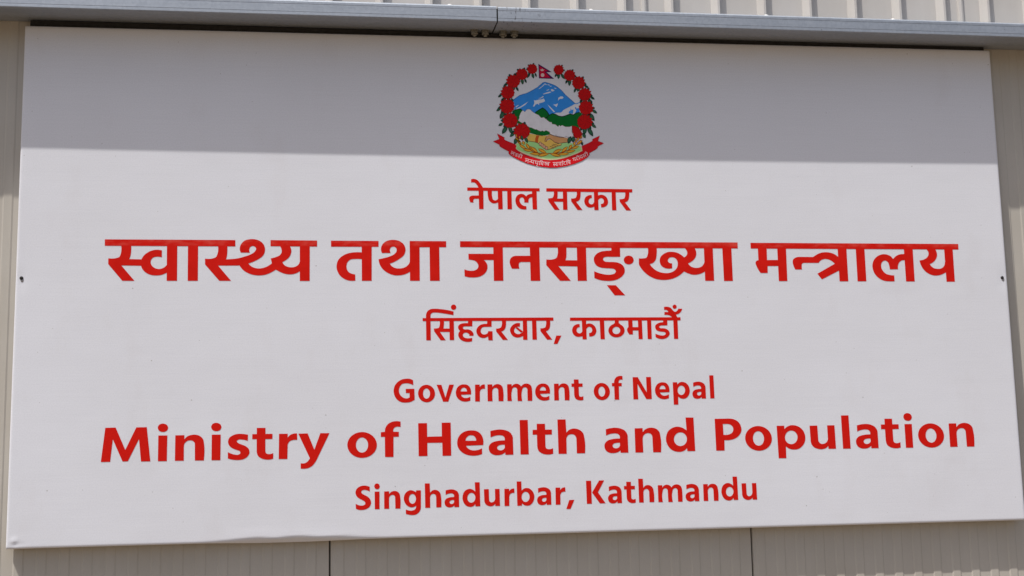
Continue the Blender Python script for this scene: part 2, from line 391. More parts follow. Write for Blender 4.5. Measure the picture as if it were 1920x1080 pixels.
# ---------------------------------------------------------------- lettering and emblem outlines (0.1 mm on the sign face; ~ smooth point, ! hole)
WORDS = [
 ('nepal','10493,8369 12283,8366 12282,8288 10492,8289|10591,8492 10590,8573 10636,8585~ 10702,8577~ 10756,8547~ 10799,8497~ 10879,8370 10851,8325 10774,8325 10764,8380 10721,8452~ 10689,8485~ 10646,8499~|10769,8336 10889,8337 10886,7832 10777,7831|10772,8172 10624,8168 10575,8154~ 10539,8117~ 10539,8067~ 10567,7996 10643,7996 10636,8035~ 10644,8068~ 10672,8088 10776,8091 10826,8136|10993,8327 11001,8138~ 11021,8060~ 11075,8000~ 11140,7976~ 11195,7984~ 11248,8001 11306,8040 11247,8129 11238,8084~ 11208,8058~ 11169,8050~ 11126,8072~ 11107,8127~ 11103,8328|11242,8329 11355,8330 11359,7832 11247,7831|11476,8331 11581,8332 11588,7834 11476,7833|12089,8337 12207,8338 12210,7833 12100,7833|12092,8225 12025,8215~ 11981,8196~ 11944,8159 11909,8196~ 11860,8217~ 11805,8220~ 11743,8194~ 11695,8138~ 11675,8065~ 11684,7988~ 11721,7910~ 11781,7855~ 11852,7833~ 11945,7832 11944,7914 11887,7920~ 11832,7950~ 11795,8000~ 11779,8061~ 11791,8105~ 11825,8131~ 11858,8128~ 11885,8095~ 11894,8003 12001,8003 12002,8062~ 12023,8113~ 12098,8138 12146,8181'),
 ('sarkar','12450,8368 14618,8364 14615,8281 12448,8286|12627,8342 12626,8174~ 12605,8134~ 12566,8121~ 12490,8111 12494,8050 12647,7825 12770,7826 12633,8031 12864,8032 12898,8075 12866,8111 12719,8110 12726,8152~ 12730,8343|12863,8344 12967,8345 12967,7828 12858,7827|13198,8347 13199,8167~ 13178,8131~ 13139,8119~ 13064,8114 13067,8043 13220,7826 13343,7827 13189,8033 13243,8053~ 13283,8095~ 13300,8157~ 13305,8348|13643,8340 13746,8341 13749,7826 13641,7826|13585,8204 13527,8204~ 13459,8175~ 13410,8119~ 13394,8046~ 13409,7979~ 13457,7917~ 13529,7888~ 13591,7895~ 13644,7913 13699,7958 13636,8025 13622,7997~ 13593,7974~ 13554,7974~ 13516,8002~ 13504,8052~ 13518,8097~ 13547,8122~ 13586,8131|13745,8195 13796,8212~ 13853,8215~ 13919,8190~ 13973,8129~ 13993,8050~ 13980,7977~ 13934,7926~ 13877,7901~ 13815,7897 13810,7982 13857,7991~ 13886,8027~ 13887,8072~ 13866,8111~ 13828,8131~ 13788,8122~ 13750,8082 13693,8127|14090,8344 14194,8345 14198,7825 14088,7824|14425,8347 14423,8161~ 14407,8127~ 14367,8113~ 14286,8107 14291,8042 14448,7823 14572,7824 14421,8031 14478,8054~ 14513,8100~ 14529,8156~ 14533,8348'),
 ('swasthya','1968,7049 4956,7042 4958,6890 1971,6897|2331,6971 2338,6710~ 2309,6636~ 2224,6602~ 2059,6599 2059,6465 2388,6069 2662,6068 2356,6432 2809,6425 2851,6576 2531,6581 2559,6668~ 2570,6766~ 2563,6972|3269,6791 3180,6805~ 3074,6795~ 2939,6735~ 2842,6640~ 2793,6497~ 2818,6379~ 2888,6284~ 3003,6216~ 3147,6194~ 3276,6210~ 3384,6257 3494,6340 3491,6498 3393,6450 3333,6387~ 3205,6347~ 3090,6387~ 3028,6466~ 3022,6545~ 3070,6616~ 3169,6640~ 3272,6625|3383,6974 3619,6975 3628,6068 3392,6068|3864,6976 4097,6977 4104,6067 3872,6067|4543,6978 4547,6707~ 4514,6635~ 4430,6599~ 4261,6594 4263,6459 4598,6067 4870,6066 4563,6431 5040,6431 4946,6580 4745,6579 4765,6659~ 4774,6771~ 4767,6979|4738,6579 4884,6587~ 5038,6608~ 5193,6652~ 5316,6700~ 5408,6764~ 5442,6837~ 5415,6882~ 5360,6901~ 5306,6877~ 5281,6820~ 5295,6740 5083,6743 5064,6804~ 5066,6884~ 5104,6964~ 5188,7037~ 5297,7064~ 5390,7066~ 5515,7030~ 5609,6950~ 5648,6845~ 5641,6749~ 5596,6661~ 5503,6588~ 5380,6524~ 5267,6481 5319,6423~ 5412,6376~ 5521,6361~ 5629,6380~ 5722,6421~ 5812,6485 5783,6602 5907,6637~ 6000,6686~ 6039,6758~ 6034,6822~ 5999,6903 5998,6967 6241,6968 6236,6890 6265,6807~ 6258,6726~ 6211,6630~ 6141,6565~ 6056,6514 6103,6445~ 6181,6402~ 6275,6389~ 6361,6405~ 6431,6453~ 6465,6534 6579,6534 6580,6341 6463,6293 6377,6245~ 6268,6221~ 6159,6225~ 6034,6264~ 5906,6333 5816,6277~ 5692,6221~ 5569,6197~ 5429,6200~ 5290,6237~ 5165,6308~ 5056,6436 4732,6428|6463,6985 6698,6986 6698,6062 6467,6062|5776,7044 6870,7038 6870,6892 5777,6897'),
 ('tatha','7199,7036 8331,7033 8330,6890 7199,6890|7928,6990 8167,6990 8163,6064 7930,6064|7927,6754 7793,6757~ 7634,6737~ 7492,6680~ 7381,6583~ 7331,6438~ 7342,6325~ 7397,6212~ 7491,6124~ 7602,6075~ 7697,6064~ 7776,6067 7771,6220 7689,6236~ 7610,6285~ 7571,6365~ 7567,6438~ 7594,6519~ 7658,6576~ 7761,6592~ 7930,6589 8015,6665|8620,6740 8409,6739 8389,6812~ 8397,6894~ 8446,6975~ 8526,7032~ 8622,7057~ 8734,7058~ 8846,7025~ 8934,6952~ 8973,6863~ 8972,6773~ 8932,6683~ 8835,6602~ 8731,6536~ 8599,6480 8650,6415~ 8730,6374~ 8825,6363~ 8937,6382~ 9026,6439~ 9070,6504~ 9080,6569 9195,6570 9193,6342 9081,6285 8984,6232~ 8888,6204~ 8792,6193~ 8665,6207~ 8538,6261~ 8427,6350~ 8356,6463~ 8328,6585 8460,6617~ 8588,6653~ 8700,6707~ 8756,6772~ 8761,6838~ 8733,6881~ 8685,6894~ 8629,6878~ 8601,6821~|9079,7034 9961,7033 9959,6885 9077,6882|9078,6993 9315,6994 9313,6063 9079,6063|9556,6995 9790,6996 9794,6062 9560,6063'),
 ('janasankhya','10298,7034 17268,7026 17264,6874 10296,6888|11108,6967 11341,6968 11340,6061 11109,6061|11104,6725 10497,6724 10499,6580 10584,6572~ 10665,6544~ 10720,6482~ 10736,6416~ 10710,6356~ 10661,6323~ 10563,6307~ 10483,6315~ 10394,6342 10399,6171 10496,6150~ 10626,6143~ 10756,6163~ 10854,6212~ 10929,6294~ 10958,6384~ 10948,6474~ 10920,6523~ 10868,6572 11113,6572 11204,6655|12006,6970 12242,6971 12246,6060 12011,6060|12008,6678 11696,6677 11597,6664~ 11531,6614~ 11505,6540~ 11519,6441~ 11558,6359 11742,6359 11727,6442~ 11733,6491~ 11775,6524 12013,6524 12089,6590|12684,6972 12686,6690~ 12659,6628~ 12584,6594~ 12410,6586 12404,6450 12736,6060 13004,6060 12704,6426 13179,6416 13245,6509 13183,6567 12881,6570 12905,6641~ 12914,6741~ 12908,6973|13174,6957 13404,6958 13402,6059 13174,6059|14040,6960 14036,6813 13905,6806~ 13770,6784~ 13651,6717~ 13595,6626~ 13599,6526~ 13651,6443~ 13742,6394~ 13875,6374~ 14025,6365~ 14100,6347~ 14136,6294~ 14105,6244~ 14037,6219~ 13920,6211~ 13803,6228~ 13704,6253~ 13592,6297 13592,6129 13715,6082~ 13865,6059~ 14015,6059~ 14167,6095~ 14286,6170~ 14357,6278~ 14352,6377~ 14296,6460~ 14197,6510~ 14080,6527~ 13930,6530~ 13855,6546~ 13823,6593~ 13841,6635~ 13900,6655~ 13984,6656 14255,6657 14259,6961|14594,6577~ 14554,6499~ 14464,6467~ 14376,6499~ 14342,6577~ 14381,6655~ 14471,6687~ 14560,6656~|13898,5950 14125,5949 14351,5698 14087,5698|14953,6963 14947,6695~ 14916,6636~ 14857,6621~ 14725,6619 14720,6469 14764,6386~ 14861,6269~ 14976,6178~ 15125,6108~ 15276,6081~ 15445,6086~ 15599,6124~ 15738,6194~ 15860,6291 15961,6244~ 16078,6211~ 16181,6211~ 16284,6236~ 16397,6291 16528,6345 16536,6547 16394,6546 16371,6479~ 16308,6412~ 16213,6383~ 16120,6387~ 16036,6420~ 15971,6495 16058,6538~ 16137,6605~ 16188,6706~ 16188,6798~ 16160,6874 16164,6967 15913,6966 15909,6873 15950,6814~ 15961,6747~ 15927,6680~ 15880,6646 15809,6705~ 15709,6760~ 15574,6785~ 15455,6776~ 15351,6726~ 15272,6645~ 15251,6545~ 15273,6461~ 15339,6395~ 15422,6366~ 15561,6370 15563,6495 15504,6503~ 15460,6545~ 15465,6595~ 15509,6637~ 15577,6649~ 15653,6621~ 15701,6545~ 15706,6462~ 15668,6361~ 15589,6294~ 15469,6253~ 15350,6253~ 15216,6286~ 15100,6353~ 14995,6474 15089,6511~ 15151,6587~ 15177,6695~ 15184,6964|16392,6967 16620,6968 16621,6057 16391,6057|16864,6969 17100,6970 17101,6053 16874,6053'),
 ('mantralaya','17600,7019 23124,7006 23121,6862 17601,6873|17787,6955 17786,6579 17733,6557~ 17708,6514~ 17727,6438~ 17827,6253 18012,6253 18018,6430 18290,6430 18347,6515 18298,6583 18011,6582 18016,6955|18291,6956 18521,6957 18513,6048 18291,6048|19878,6961 20111,6962 20112,6040 19882,6040|19878,6670 19777,6738~ 19656,6776~ 19533,6784~ 19409,6763~ 19319,6724~ 19219,6661 18860,6663 18754,6643~ 18690,6592~ 18677,6515~ 18699,6422~ 18734,6342 18912,6342 18908,6431~ 18916,6482~ 18956,6511 19356,6511 19406,6567~ 19487,6605~ 19576,6610~ 19679,6576~ 19783,6491 19309,6236 19419,6091 19878,6312 19991,6483|20359,6963 20590,6963 20590,6040 20357,6040|21643,6966 21881,6967 21880,6035 21648,6035|21642,6742 21534,6734~ 21424,6690~ 21338,6613 21289,6676~ 21194,6724~ 21088,6736~ 20961,6703~ 20849,6621~ 20784,6501~ 20779,6364~ 20824,6236~ 20924,6125~ 21061,6056~ 21202,6039~ 21341,6039 21341,6193 21231,6201~ 21109,6244~ 21035,6330~ 21006,6432~ 21029,6518~ 21076,6561~ 21130,6570~ 21190,6535~ 21221,6458~ 21232,6347 21454,6347 21461,6450~ 21493,6519~ 21549,6567~ 21644,6584 21761,6657|22267,6951 22260,6856 22300,6787~ 22295,6718~ 22236,6640~ 22152,6597~ 22043,6576 22079,6450~ 22160,6321~ 22270,6235~ 22411,6189~ 22555,6196~ 22666,6235~ 22735,6270 22837,6347 22851,6537 22729,6537 22698,6434~ 22622,6373~ 22513,6361~ 22415,6382~ 22356,6425~ 22315,6482 22418,6537~ 22496,6623~ 22530,6718~ 22518,6805~ 22495,6865 22501,6952|22731,6952 22963,6953 22961,6029 22736,6029'),
 ('singhadarbar','9373,5160 12549,5159 12547,5080 9372,5086|9455,4624 9453,5220 9466,5279~ 9504,5338~ 9569,5375~ 9665,5384~ 9782,5377~ 9921,5360~ 10119,5316 10114,5228 9984,5252~ 9813,5280~ 9685,5292~ 9610,5286~ 9573,5257~ 9562,5209 9564,4623|10185,5420~ 10176,5388~ 10152,5364~ 10119,5356~ 10087,5365~ 10064,5388~ 10056,5421~ 10065,5453~ 10089,5477~ 10121,5485~ 10153,5477~ 10176,5453~|9774,5133 9775,4961~ 9756,4924~ 9718,4913~ 9640,4906 9645,4844 9800,4622 9921,4621 9785,4824 10011,4822 10043,4863 10012,4904 9868,4905 9877,4950~ 9882,5132|10013,5131 10122,5131 10124,4624 10016,4625|10465,5129 10462,5032 10356,5031~ 10281,5012~ 10232,4969~ 10221,4926~ 10236,4883~ 10273,4845 10235,4803~ 10224,4754~ 10239,4690~ 10286,4631~ 10361,4593~ 10446,4579~ 10554,4591 10560,4677 10491,4667~ 10416,4670~ 10352,4700~ 10334,4748~ 10353,4786~ 10407,4804~ 10460,4787~ 10492,4753~ 10486,4726 10586,4725 10594,4768~ 10573,4817~ 10526,4860~ 10462,4882~ 10376,4882~ 10339,4909~ 10344,4938~ 10377,4954 10565,4954 10571,5129|10928,5127 10926,5014 10851,5011~ 10764,4988~ 10699,4934~ 10662,4854~ 10675,4773~ 10722,4708~ 10791,4673~ 10867,4673~ 10943,4707 10950,4613 11054,4612 11053,4833 10950,4834 10928,4782~ 10868,4756~ 10804,4767~ 10770,4815~ 10773,4874~ 10806,4923~ 10860,4939 11033,4940 11036,5126|11283,5125 11280,4974~ 11265,4931~ 11227,4907~ 11138,4897 11144,4824 11302,4620 11425,4619 11268,4823 11323,4850~ 11362,4898~ 11381,4962~ 11382,5125|11795,5123 11898,5122 11901,4619 11795,4620|11728,5025 11662,5029~ 11586,5005~ 11520,4951~ 11478,4865~ 11495,4789~ 11542,4719~ 11623,4678~ 11710,4680~ 11803,4717 11853,4776 11794,4809 11750,4782~ 11689,4759~ 11635,4767~ 11587,4810~ 11581,4864~ 11606,4907~ 11650,4934~ 11720,4937|11617,4907 11652,4934 11799,4820 11744,4793|12021,5121 12127,5121 12132,4621 12023,4621|12362,5120 12358,4957~ 12341,4919~ 12302,4903~ 12223,4896 12224,4828 12382,4619 12508,4618 12357,4825 12410,4848~ 12449,4902~ 12462,4956~ 12466,5119|12609,4717 12735,4716 12631,4513 12541,4514'),
 ('kathmadau','12957,5154 15724,5150 15721,5072 12955,5077|13248,5115 13355,5115 13358,4619 13256,4620|13192,4996 13148,4996~ 13081,4974~ 13025,4920~ 13003,4844~ 13021,4763~ 13074,4705~ 13139,4681~ 13194,4684~ 13257,4696 13306,4756 13253,4821 13236,4789~ 13202,4769~ 13158,4773~ 13123,4806~ 13113,4849~ 13129,4893~ 13157,4912~ 13195,4922|13351,4984 13402,5008~ 13451,5008~ 13522,4983~ 13581,4917~ 13604,4835~ 13588,4765~ 13548,4716~ 13492,4691~ 13423,4690 13419,4773 13467,4782~ 13495,4814~ 13499,4863~ 13476,4907~ 13432,4926~ 13393,4913~ 13359,4875 13311,4919|13692,5113 13803,5112 13807,4619 13701,4620|14069,5111 14066,5018 14020,4980 14107,4936 14209,4979 14169,5018 14168,5111|14307,4831~ 14277,4746~ 14201,4685~ 14099,4663~ 13998,4686~ 13926,4749~ 13901,4833~ 13931,4918~ 14007,4979~ 14109,5001~ 14210,4978~ 14283,4916~|!14198,4832~ 14184,4787~ 14147,4754~ 14098,4743~ 14049,4755~ 14015,4788~ 14003,4833~ 14018,4877~ 14054,4910~ 14104,4922~ 14152,4909~ 14187,4876~|14402,5109 14404,4912 14378,4885~ 14369,4858~ 14423,4732 14511,4731 14513,4830 14648,4829 14684,4878 14651,4911 14512,4912 14508,5109|14647,5108 14747,5108 14752,4615 14650,4616|14876,5107 14980,5107 14981,4615 14877,4616|15284,5105 15279,5030 15214,5023~ 15135,4996~ 15080,4947~ 15078,4886~ 15112,4831~ 15172,4804~ 15261,4792~ 15317,4781~ 15336,4753~ 15320,4720~ 15258,4701~ 15180,4710~ 15075,4746 15078,4662 15154,4625~ 15243,4613~ 15334,4633~ 15409,4687~ 15437,4758~ 15414,4818~ 15354,4863~ 15276,4880~ 15203,4886~ 15176,4913~ 15194,4938~ 15234,4948 15385,4950 15388,5104|15537,5104 15646,5103 15647,4614 15540,4615|15318,5408 15386,5413~ 15453,5402~ 15508,5363~ 15551,5308~ 15589,5285~ 15641,5307~ 15677,5362 15776,5362 15753,5307~ 15706,5252~ 15614,5214 15646,5147 15633,5103 15520,5104 15500,5159 15456,5192~ 15389,5209~ 15320,5209 15323,5283 15420,5281 15399,5319~ 15316,5336|15639,5412~ 15631,5386~ 15611,5367~ 15584,5360~ 15558,5368~ 15539,5387~ 15533,5413~ 15541,5439~ 15561,5457~ 15588,5464~ 15614,5457~ 15633,5438~'),
]
GLYPHS = {
 'M':'73,1334 282,1338 488,457 700,1332 913,1334 1000,-10 811,-8 760,873 545,8 437,7 230,878 188,1 0,2',
 'i':'-7,1001 1004,1000 1000,-12 0,-8|1077,1299~ 1003,1217~ 793,1157~ 502,1137~ 209,1161~ -8,1222~ -92,1306~ -18,1388~ 192,1447~ 483,1468~ 777,1444~ 994,1382~',
 'n':'0,997 311,1001 314,833 416,949~ 554,1004~ 704,1009~ 855,954~ 961,833~ 998,661~ 1000,-13 691,-6 682,615 662,708~ 603,769~ 510,790~ 407,760~ 328,675~ 302,545 308,-5 0,-3',
 's':'923,977 675,1013~ 458,1016~ 211,961~ 43,845~ -1,701~ 63,555~ 219,447~ 436,372~ 560,323~ 576,244~ 484,193~ 345,195~ 191,229~ -1,300 2,51 225,0~ 472,-18~ 719,12~ 903,107~ 1000,250~ 977,395~ 836,516~ 618,599~ 447,673~ 406,734~ 477,786~ 616,791~ 920,734',
 't':'213,1243 623,1240 626,999 961,997 956,793 622,792 626,332 659,239~ 753,198~ 879,201~ 999,234 1001,9 819,-22~ 598,-11~ 409,45~ 266,153~ 217,312 212,798 1,799 5,997 216,999',
 'r':'9,994 482,993 483,834 591,926~ 755,985~ 992,1000 1004,740 775,737~ 593,687~ 485,561 472,-13 0,-9',
 'y':'0,988 299,995 515,339 706,994 1000,991 643,70 548,-153~ 441,-309~ 314,-390~ 80,-405 79,-189 207,-192~ 292,-133~ 372,5',
 'o':'1000,485~ 932,227~ 749,42~ 499,-22~ 250,53~ 69,246~ 2,507~ 69,764~ 252,950~ 501,1015~ 751,940~ 934,746~|!703,488~ 675,337~ 600,227~ 497,189~ 395,232~ 321,345~ 294,497~ 321,649~ 396,759~ 499,798~ 601,755~ 676,641~',
 'f':'206,-3 632,-10 638,799 908,803 910,999 627,1009 634,1103~ 702,1177~ 837,1208~ 999,1192 1001,1413 805,1432~ 569,1408~ 366,1321~ 230,1162~ 202,1009 1,998 -1,808 201,805',
 'H':'-7,1337 265,1337 267,786 719,789 718,1343 996,1343 1000,1 733,2 729,533 270,538 270,6 0,8',
 'e':'983,410 333,396 394,300~ 519,217~ 682,200~ 809,224~ 936,281 937,46 780,1~ 579,-14~ 353,31~ 153,157~ 30,335~ 0,538~ 48,739~ 188,913~ 391,1004~ 568,1014~ 769,970~ 919,831~ 991,613~|!310,599 362,733~ 439,800~ 540,817~ 640,782~ 702,700~ 718,591',
 'a':'83,718 80,976 284,1019~ 502,1032~ 719,992~ 895,894~ 987,729~ 993,593 1000,-4 674,-3 670,98 565,26~ 402,-11~ 212,6~ 65,96~ 5,232~ 15,367~ 112,487~ 276,552~ 467,581~ 657,586 654,694~ 593,769~ 471,798~ 280,783~|!654,409 518,407~ 395,374~ 345,307~ 379,220~ 487,182~ 596,215~ 657,287',
 'l':'-36,1408 951,1408 1000,-1 0,0',
 'h':'-13,1408 294,1408 314,859 405,962~ 533,1020~ 684,1017~ 834,954~ 945,834~ 991,641~ 1000,3 690,5 687,606 652,716~ 590,777~ 489,793~ 375,749~ 309,627 307,-6 0,-2',
 'd':'706,1414 982,1409 1000,12 726,13 714,143 634,49~ 516,-4~ 354,0~ 194,73~ 72,227~ 2,436~ 11,657~ 79,849~ 223,985~ 387,1037~ 549,1006~ 726,877|!726,511~ 691,369~ 605,267~ 491,231~ 380,272~ 301,378~ 275,521~ 310,663~ 396,765~ 510,801~ 621,761~ 700,654~',
 'P':'-12,1342 505,1344 735,1307~ 909,1178~ 992,994~ 998,827~ 913,647~ 754,511~ 546,446~ 328,444 319,11 0,13|!296,1119 471,1121 585,1086~ 670,987~ 686,875~ 635,750~ 530,683~ 304,667',
 'p':'-19,1010 258,1010 259,870 360,966~ 497,1025~ 643,1017~ 810,943~ 949,772~ 1007,546~ 977,308~ 871,128~ 720,19~ 549,1~ 405,41~ 283,141 278,-353 0,-352|!722,510~ 685,367~ 597,265~ 481,229~ 369,270~ 290,376~ 266,519~ 302,661~ 390,764~ 506,800~ 619,760~ 698,653~',
 'u':'0,994 306,997 315,440 342,299~ 417,227~ 509,220~ 631,279~ 699,418 695,996 986,996 1000,4 704,5 697,129 606,41~ 445,-4~ 262,20~ 109,107~ 24,263~ 13,418',
 'G':'942,999 933,1288 796,1369~ 625,1385~ 413,1348~ 221,1220~ 71,1012~ 0,738~ 26,449~ 141,186~ 341,12~ 574,-26~ 787,5~ 1000,132 988,788 575,781 582,540 758,537 757,280 661,224~ 512,240~ 365,352~ 270,550~ 257,760~ 315,956~ 432,1085~ 603,1114~ 772,1086~',
 'v':'0,1013 282,1001 503,242 725,1004 1000,1008 662,-2 362,3',
 'm':'-3,995 180,1000 187,859 242,957~ 332,1016~ 422,1014~ 502,960~ 563,852 628,958~ 727,1022~ 826,1020~ 924,952~ 985,818~ 1000,618~ 1000,-14 815,-10 811,569 804,715~ 769,782~ 706,804~ 643,766~ 601,626~ 596,-16 411,-13 403,576 391,723~ 356,790~ 293,804~ 230,765~ 193,633~ 184,-8 0,-4',
 'N':'0,1346 279,1348 736,420 729,1345 987,1347 1000,7 704,4 252,931 267,3 8,1',
 'S':'920,1016 914,1288 707,1350~ 493,1361~ 243,1302~ 65,1162~ 0,972~ 64,779~ 241,632~ 473,515~ 615,416~ 625,305~ 508,228~ 312,223~ 9,328 27,48 204,-20~ 453,-32~ 703,16~ 917,155~ 1000,344~ 954,552~ 794,716~ 563,832~ 403,931~ 367,1012~ 439,1090~ 617,1112~',
 'g':'725,1020 1000,1020 992,147 974,-77~ 859,-266~ 696,-373~ 470,-399~ 116,-326 111,-71 311,-133~ 505,-135~ 667,-53~ 717,138 571,62~ 409,50~ 216,134~ 56,330~ 0,572~ 60,811~ 223,983~ 417,1036~ 579,991~ 707,917|!707,529~ 679,389~ 603,287~ 501,252~ 400,292~ 326,397~ 300,539~ 328,679~ 404,781~ 506,816~ 608,776~ 681,671~',
 'b':'0,1407 269,1407 278,864 382,959~ 543,1013~ 719,983~ 893,833~ 1000,602~ 985,343~ 877,119~ 714,-7~ 522,-18~ 395,27~ 291,127 282,-12 17,-15|!728,489~ 695,340~ 609,233~ 495,196~ 382,239~ 301,350~ 273,500~ 307,649~ 392,756~ 507,793~ 620,750~ 701,639~',
 'K':'0,1356 269,1359 278,1 16,-1|304,654 693,1358 957,1358 617,662 1000,7 702,5',
 'comma':'383,251 1000,254 502,-277 0,-271',
}
LETTERS = [('G', 8671, 495, 3157, 401), ('o', 9247, 404, 3156, 401), ('v', 9690, 414, 3155, 401), ('e', 10147, 369, 3155, 401), ('r', 10607, 241, 3154, 401), ('n', 10908, 378, 3153, 401), ('m', 11384, 601, 3152, 401), ('e', 12060, 366, 3152, 401), ('n', 12523, 369, 3151, 401), ('t', 12951, 284, 3150, 401), ('o', 13493, 400, 3149, 401), ('f', 13949, 267, 3148, 401), ('N', 14467, 461, 3147, 401), ('e', 15015, 365, 3147, 401), ('p', 15472, 410, 3146, 401), ('a', 15949, 339, 3145, 401), ('l', 16395, 107, 3145, 401), ('M', 2012, 1096, 1892, 581), ('i', 3276, 199, 1890, 581), ('n', 3655, 649, 1889, 581), ('i', 4477, 200, 1888, 581), ('s', 4845, 489, 1887, 581), ('t', 5393, 483, 1886, 581), ('r', 6002, 420, 1885, 581), ('y', 6449, 719, 1884, 581), ('o', 7580, 691, 1882, 581), ('f', 8364, 465, 1881, 581), ('H', 9249, 769, 1879, 581), ('e', 10163, 631, 1877, 581), ('a', 10913, 589, 1876, 581), ('l', 11675, 199, 1875, 581), ('t', 11976, 488, 1874, 581), ('h', 12594, 645, 1873, 581), ('a', 13717, 585, 1871, 581), ('n', 14475, 635, 1869, 581), ('d', 15246, 717, 1868, 581), ('P', 16490, 658, 1866, 581), ('o', 17230, 682, 1864, 581), ('p', 18060, 702, 1863, 581), ('u', 18891, 651, 1861, 581), ('l', 19723, 198, 1860, 581), ('a', 20067, 582, 1859, 581), ('t', 20739, 486, 1858, 581), ('i', 21361, 192, 1857, 581), ('o', 21700, 686, 1856, 581), ('n', 22528, 643, 1855, 581), ('S', 7769, 361, 681, 401), ('i', 8216, 110, 681, 401), ('n', 8435, 375, 681, 401), ('g', 8892, 402, 680, 401), ('h', 9392, 377, 680, 401), ('a', 9847, 344, 680, 401), ('d', 10273, 418, 679, 401), ('u', 10783, 377, 679, 401), ('r', 11268, 241, 678, 401), ('b', 11567, 416, 678, 401), ('a', 12050, 341, 678, 401), ('r', 12496, 241, 678, 401), ('comma', 12748, 201, 677, 401), ('K', 13242, 463, 677, 401), ('a', 13767, 339, 676, 401), ('t', 14165, 279, 676, 401), ('h', 14525, 372, 676, 401), ('m', 15000, 598, 675, 401), ('a', 15678, 338, 675, 401), ('n', 16125, 368, 675, 401), ('d', 16576, 413, 674, 401), ('u', 17087, 377, 674, 401)]
